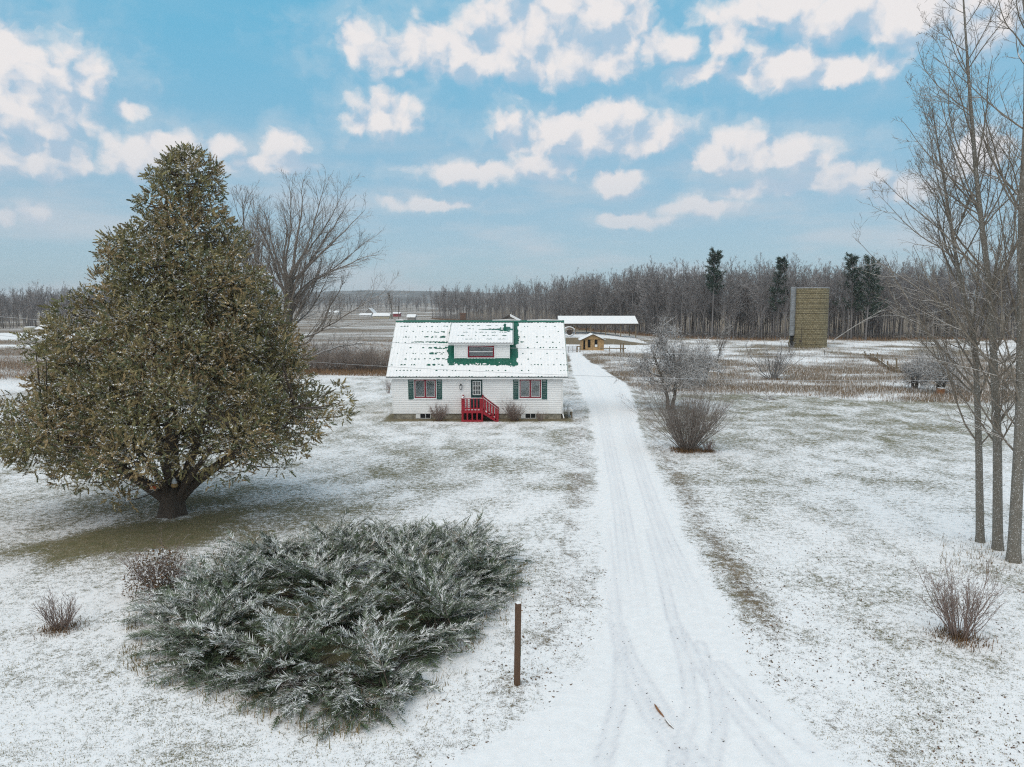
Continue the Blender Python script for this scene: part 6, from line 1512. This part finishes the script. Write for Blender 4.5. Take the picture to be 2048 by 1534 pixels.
# the far mass behind them
def mass(name, pts, label, scale):
    """the trees that only add depth: one object, its points set with the shapes of the woodland trees."""
    n = len(pts); P = np.array(pts, float); z = gz(P[:, 0], P[:, 1]); me = bpy.data.meshes.new(name); me.vertices.add(n); me.vertices.foreach_set('co', np.stack([P[:, 0], P[:, 1], z], 1).astype(np.float32).ravel())
    for k, v in (('turn', gF.uniform(0, 6.28, n)), ('size', scale * gF.uniform(.78, 1.12, n)), ('pick', gF.integers(0, 9, n).astype(float))):
        me.attributes.new(k, 'FLOAT', 'POINT').data.foreach_set('value', np.asarray(v, np.float32))
    o = link(name, me); tag(o, label, 'wood', kind='stuff')
    ng = bpy.data.node_groups.new(name, 'GeometryNodeTree'); ng.interface.new_socket('Geometry', in_out='INPUT', socket_type='NodeSocketGeometry'); ng.interface.new_socket('Geometry', in_out='OUTPUT', socket_type='NodeSocketGeometry')
    N, Lk = ng.nodes.new, ng.links.new; gi, go, jn = N('NodeGroupInput'), N('NodeGroupOutput'), N('GeometryNodeJoinGeometry')
    def named(k): q = N('GeometryNodeInputNamedAttribute'); q.data_type = 'FLOAT'; q.inputs['Name'].default_value = k; return q.outputs[0]
    rot = N('ShaderNodeCombineXYZ'); Lk(named('turn'), rot.inputs[2]); e2r = N('FunctionNodeEulerToRotation'); Lk(rot.outputs[0], e2r.inputs[0]); size, pick = named('size'), named('pick')
    for k, parts in PROTO.items():
        j = N('GeometryNodeJoinGeometry')
        for q in parts: oi = N('GeometryNodeObjectInfo'); oi.transform_space = 'ORIGINAL'; oi.inputs['Object'].default_value = q; Lk(oi.outputs['Geometry'], j.inputs[0])
        cmp_ = N('FunctionNodeCompare'); cmp_.data_type = 'FLOAT'; cmp_.operation = 'EQUAL'; Lk(pick, cmp_.inputs[0]); cmp_.inputs[1].default_value = float(k); cmp_.inputs['Epsilon'].default_value = .1
        ip = N('GeometryNodeInstanceOnPoints'); Lk(gi.outputs[0], ip.inputs['Points']); Lk(cmp_.outputs[0], ip.inputs['Selection']); Lk(j.outputs[0], ip.inputs['Instance']); Lk(e2r.outputs[0], ip.inputs['Rotation']); Lk(size, ip.inputs['Scale']); Lk(ip.outputs[0], jn.inputs[0])
    Lk(jn.outputs[0], go.inputs[0]); md = o.modifiers.new('trees', 'NODES'); md.node_group = ng
pts = []
for p0, p1, n, dep, _ in segs:
    xx, yy = edge_pts(int(n * 1.6), p0, p1, 1.0); yy = yy + dep * .7 + gF.random(len(yy)) * (34 if p0 > 1100 else 60); pts += list(zip(xx, yy))
mass('deep_wood', pts, 'grey mass of bare trunks and twigs deep inside the wood', .86)
# undergrowth at the foot of the wood
def undergrowth():
    V = []; xx, yy = edge_pts(2000, 862, 2090, 10.); n = len(xx); S = np.stack([xx, yy, gz(xx, yy) - .1], 1); g = gF; D = np.stack([g.normal(0, .3, n), g.normal(0, .3, n), np.ones(n)], 1); L = g.uniform(1.0, 4.5, n); P, Rr = grow(S, D, L, np.full(n, .03), np.full(n, .012), 3, .08, .02, g)
    A = Acc().add(*tubes(P, Rr, 3)); twigs(A, P, Rr, [(4, .2, 1, .4, .9, lambda t, l: l * .4, 2, .1, .02, 3)], g, .014); tag(link('undergrowth', A.mesh('undergrowth'), M_FTW), 'thin saplings and brush along the foot of the wood edge', 'brush', kind='stuff')
    x = np.repeat(xx, 6) + g.normal(0, .8, 6 * n); y = np.repeat(yy, 6) - 3 + g.normal(0, 1.2, 6 * n); blades('wood_edge_grass', on_ground(x, y), .8, .10, (.33, .20, .11), (.24, .155, .10), .5, 'rusty dead grass along the front of the wood')
undergrowth()

# pines that stand out of the bare wood
def pine(px, py_top, Yb, label, seed, narrow=1.0, bare=.35):
    g = np.random.default_rng(seed); x = at(px, 650, Yb)[0]; z = gzf(x, Yb); H = at(px, py_top, Yb)[2] - z; T = empty('pine_tree', (x, Yb, z), label, 'tree', 'dark pines in the wood')
    P, R0 = grow(np.array([[0, 0, -.3]]), np.array([[0, 0, 1.]]), np.array([H]), np.array([.24]), np.array([.03]), 14, .01, .02, g); A = Acc().add(*tubes(P, R0, 7))
    k = 62; S, D, t, pr, idx = spawn(P, R0, k, bare, .985, 1.1, 1.5, g); L = (.9 + 3.6 * (1 - t) ** .75) * narrow * g.uniform(.6, 1.25, k); Pb, Rb = grow(S, D, L, np.full(k, .05), np.full(k, .015), 6, .05, .10, g); A.add(*tubes(Pb, Rb, 4))
    link('trunk', A.mesh('pine_trunk'), M_FTR, T)
    S, D, t, pr, idx = spawn(Pb, Rb, 36, .15, 1., .3, 1.0, g); n = len(S); D = D + np.array([0, 0, .35]); pr_ = [spray_proto(9, .8, .0, g, .045, .38) for _ in range(4)]
    Q, ids = place_sprays(pr_, S, D, g.uniform(.6, 1.15, n), g, 1.0); cc = np.tile([.040, .066, .046], (len(Q), 1)) * g.uniform(.5, 1.5, len(Q))[:, None]; nl = nrm(np.cross(Q[:, 1] - Q[:, 3], Q[:, 2] - Q[:, 0])); s = (np.abs(nl[:, 2]) > .6) & (g.random(len(Q)) < .20); cc[s] = np.array(SNOW) * .85
    leaf_object('crown', Q, cc, M_FOL, T, (0, 0, 0))
pine(1424, 500, 172, 'tall dark pine with flat crown left of the silo, highest in the wood', 601, .95, .50)
pine(1555, 517, 171, 'dark pine just left of the silo top', 602, .80, .35)
pine(1703, 508, 169, 'left one of the two dark pines right of the silo', 603, 1.0, .30)
pine(1733, 514, 167, 'right one of the two dark pines right of the silo', 604, 1.15, .25)

# left wood beyond the fields
def left_wood():
    n = 40; px = np.linspace(-60, 250, n) + gF.normal(0, 4, n); Yb = 238 + gF.random(n) * 14
    for p, y in zip(px, Yb): put_tree(float(at(p, 650, y)[0]), float(y), .70, 'bare tree in the far wood at the left edge of the picture', 'bare trees of the far left wood')
    m = 240; px = gF.uniform(-120, 330, m); y = 252 + gF.random(m) * 45; mass('left_deep_wood', [(float(at(p, 650, q)[0]), float(q)) for p, q in zip(px, y)], 'grey mass of the far wood at the left edge', .68)
left_wood()
# far wood on the skyline
def far_wood():
    m = 700; px = gF.uniform(-200, 1010, m); y = 820 + gF.random(m) ** 1.5 * 420; V = [(float(at(p, 620, q)[0]), float(q)) for p, q in zip(px, y)]; mass('far_wood', V, 'blue grey wood along the far skyline left of the house roof', 1.0)
far_wood()
# low hills on the horizon
def hills():
    xs_ = np.linspace(-2300, 2300, 120); vs_ = np.linspace(0, 1, 10); Xg, Vg = np.meshgrid(xs_, vs_); prof = 30 + 26 * vnoise(xs_, xs_ * 0, 1 / 700., 7, 3) + 4 * vnoise(xs_, xs_ * 0, 1 / 60., 8, 3); prof = prof * (.55 + .45 * np.exp(-((xs_ + 420) / 700) ** 2))
    Yg = 2050 + Vg * 450; Z = 8 + prof[None] * np.sin(np.clip(Vg * 1.2, 0, 1) * math.pi / 2) - 6
    t = NT('far_hill'); m = t.fin(t.mix(t.remap(t.noise(.02, 5), .35, .65), (.10, .10, .095), (.22, .22, .22)), .95, .05); tag(link('hills', grid_mesh('hills', Xg, Yg, Z, {}), m), kind='structure')
hills()

# ------------------------------------------------------------------ haze
hz = MB().box(-2900, 2900, -120, 2900, -9, 72).build('haze', None); tag(hz, 'thin pale winter haze over the whole landscape', 'haze', kind='stuff')
mh = bpy.data.materials.new('haze'); mh.use_nodes = True; nt = mh.node_tree; nt.nodes.clear(); o_ = nt.nodes.new('ShaderNodeOutputMaterial'); v_ = nt.nodes.new('ShaderNodeVolumePrincipled'); v_.inputs['Color'].default_value = (.94, .97, 1.0, 1); v_.inputs['Density'].default_value = .00019; v_.inputs['Anisotropy'].default_value = .0; nt.links.new(v_.outputs[0], o_.inputs['Volume']); hz.data.materials.append(mh)
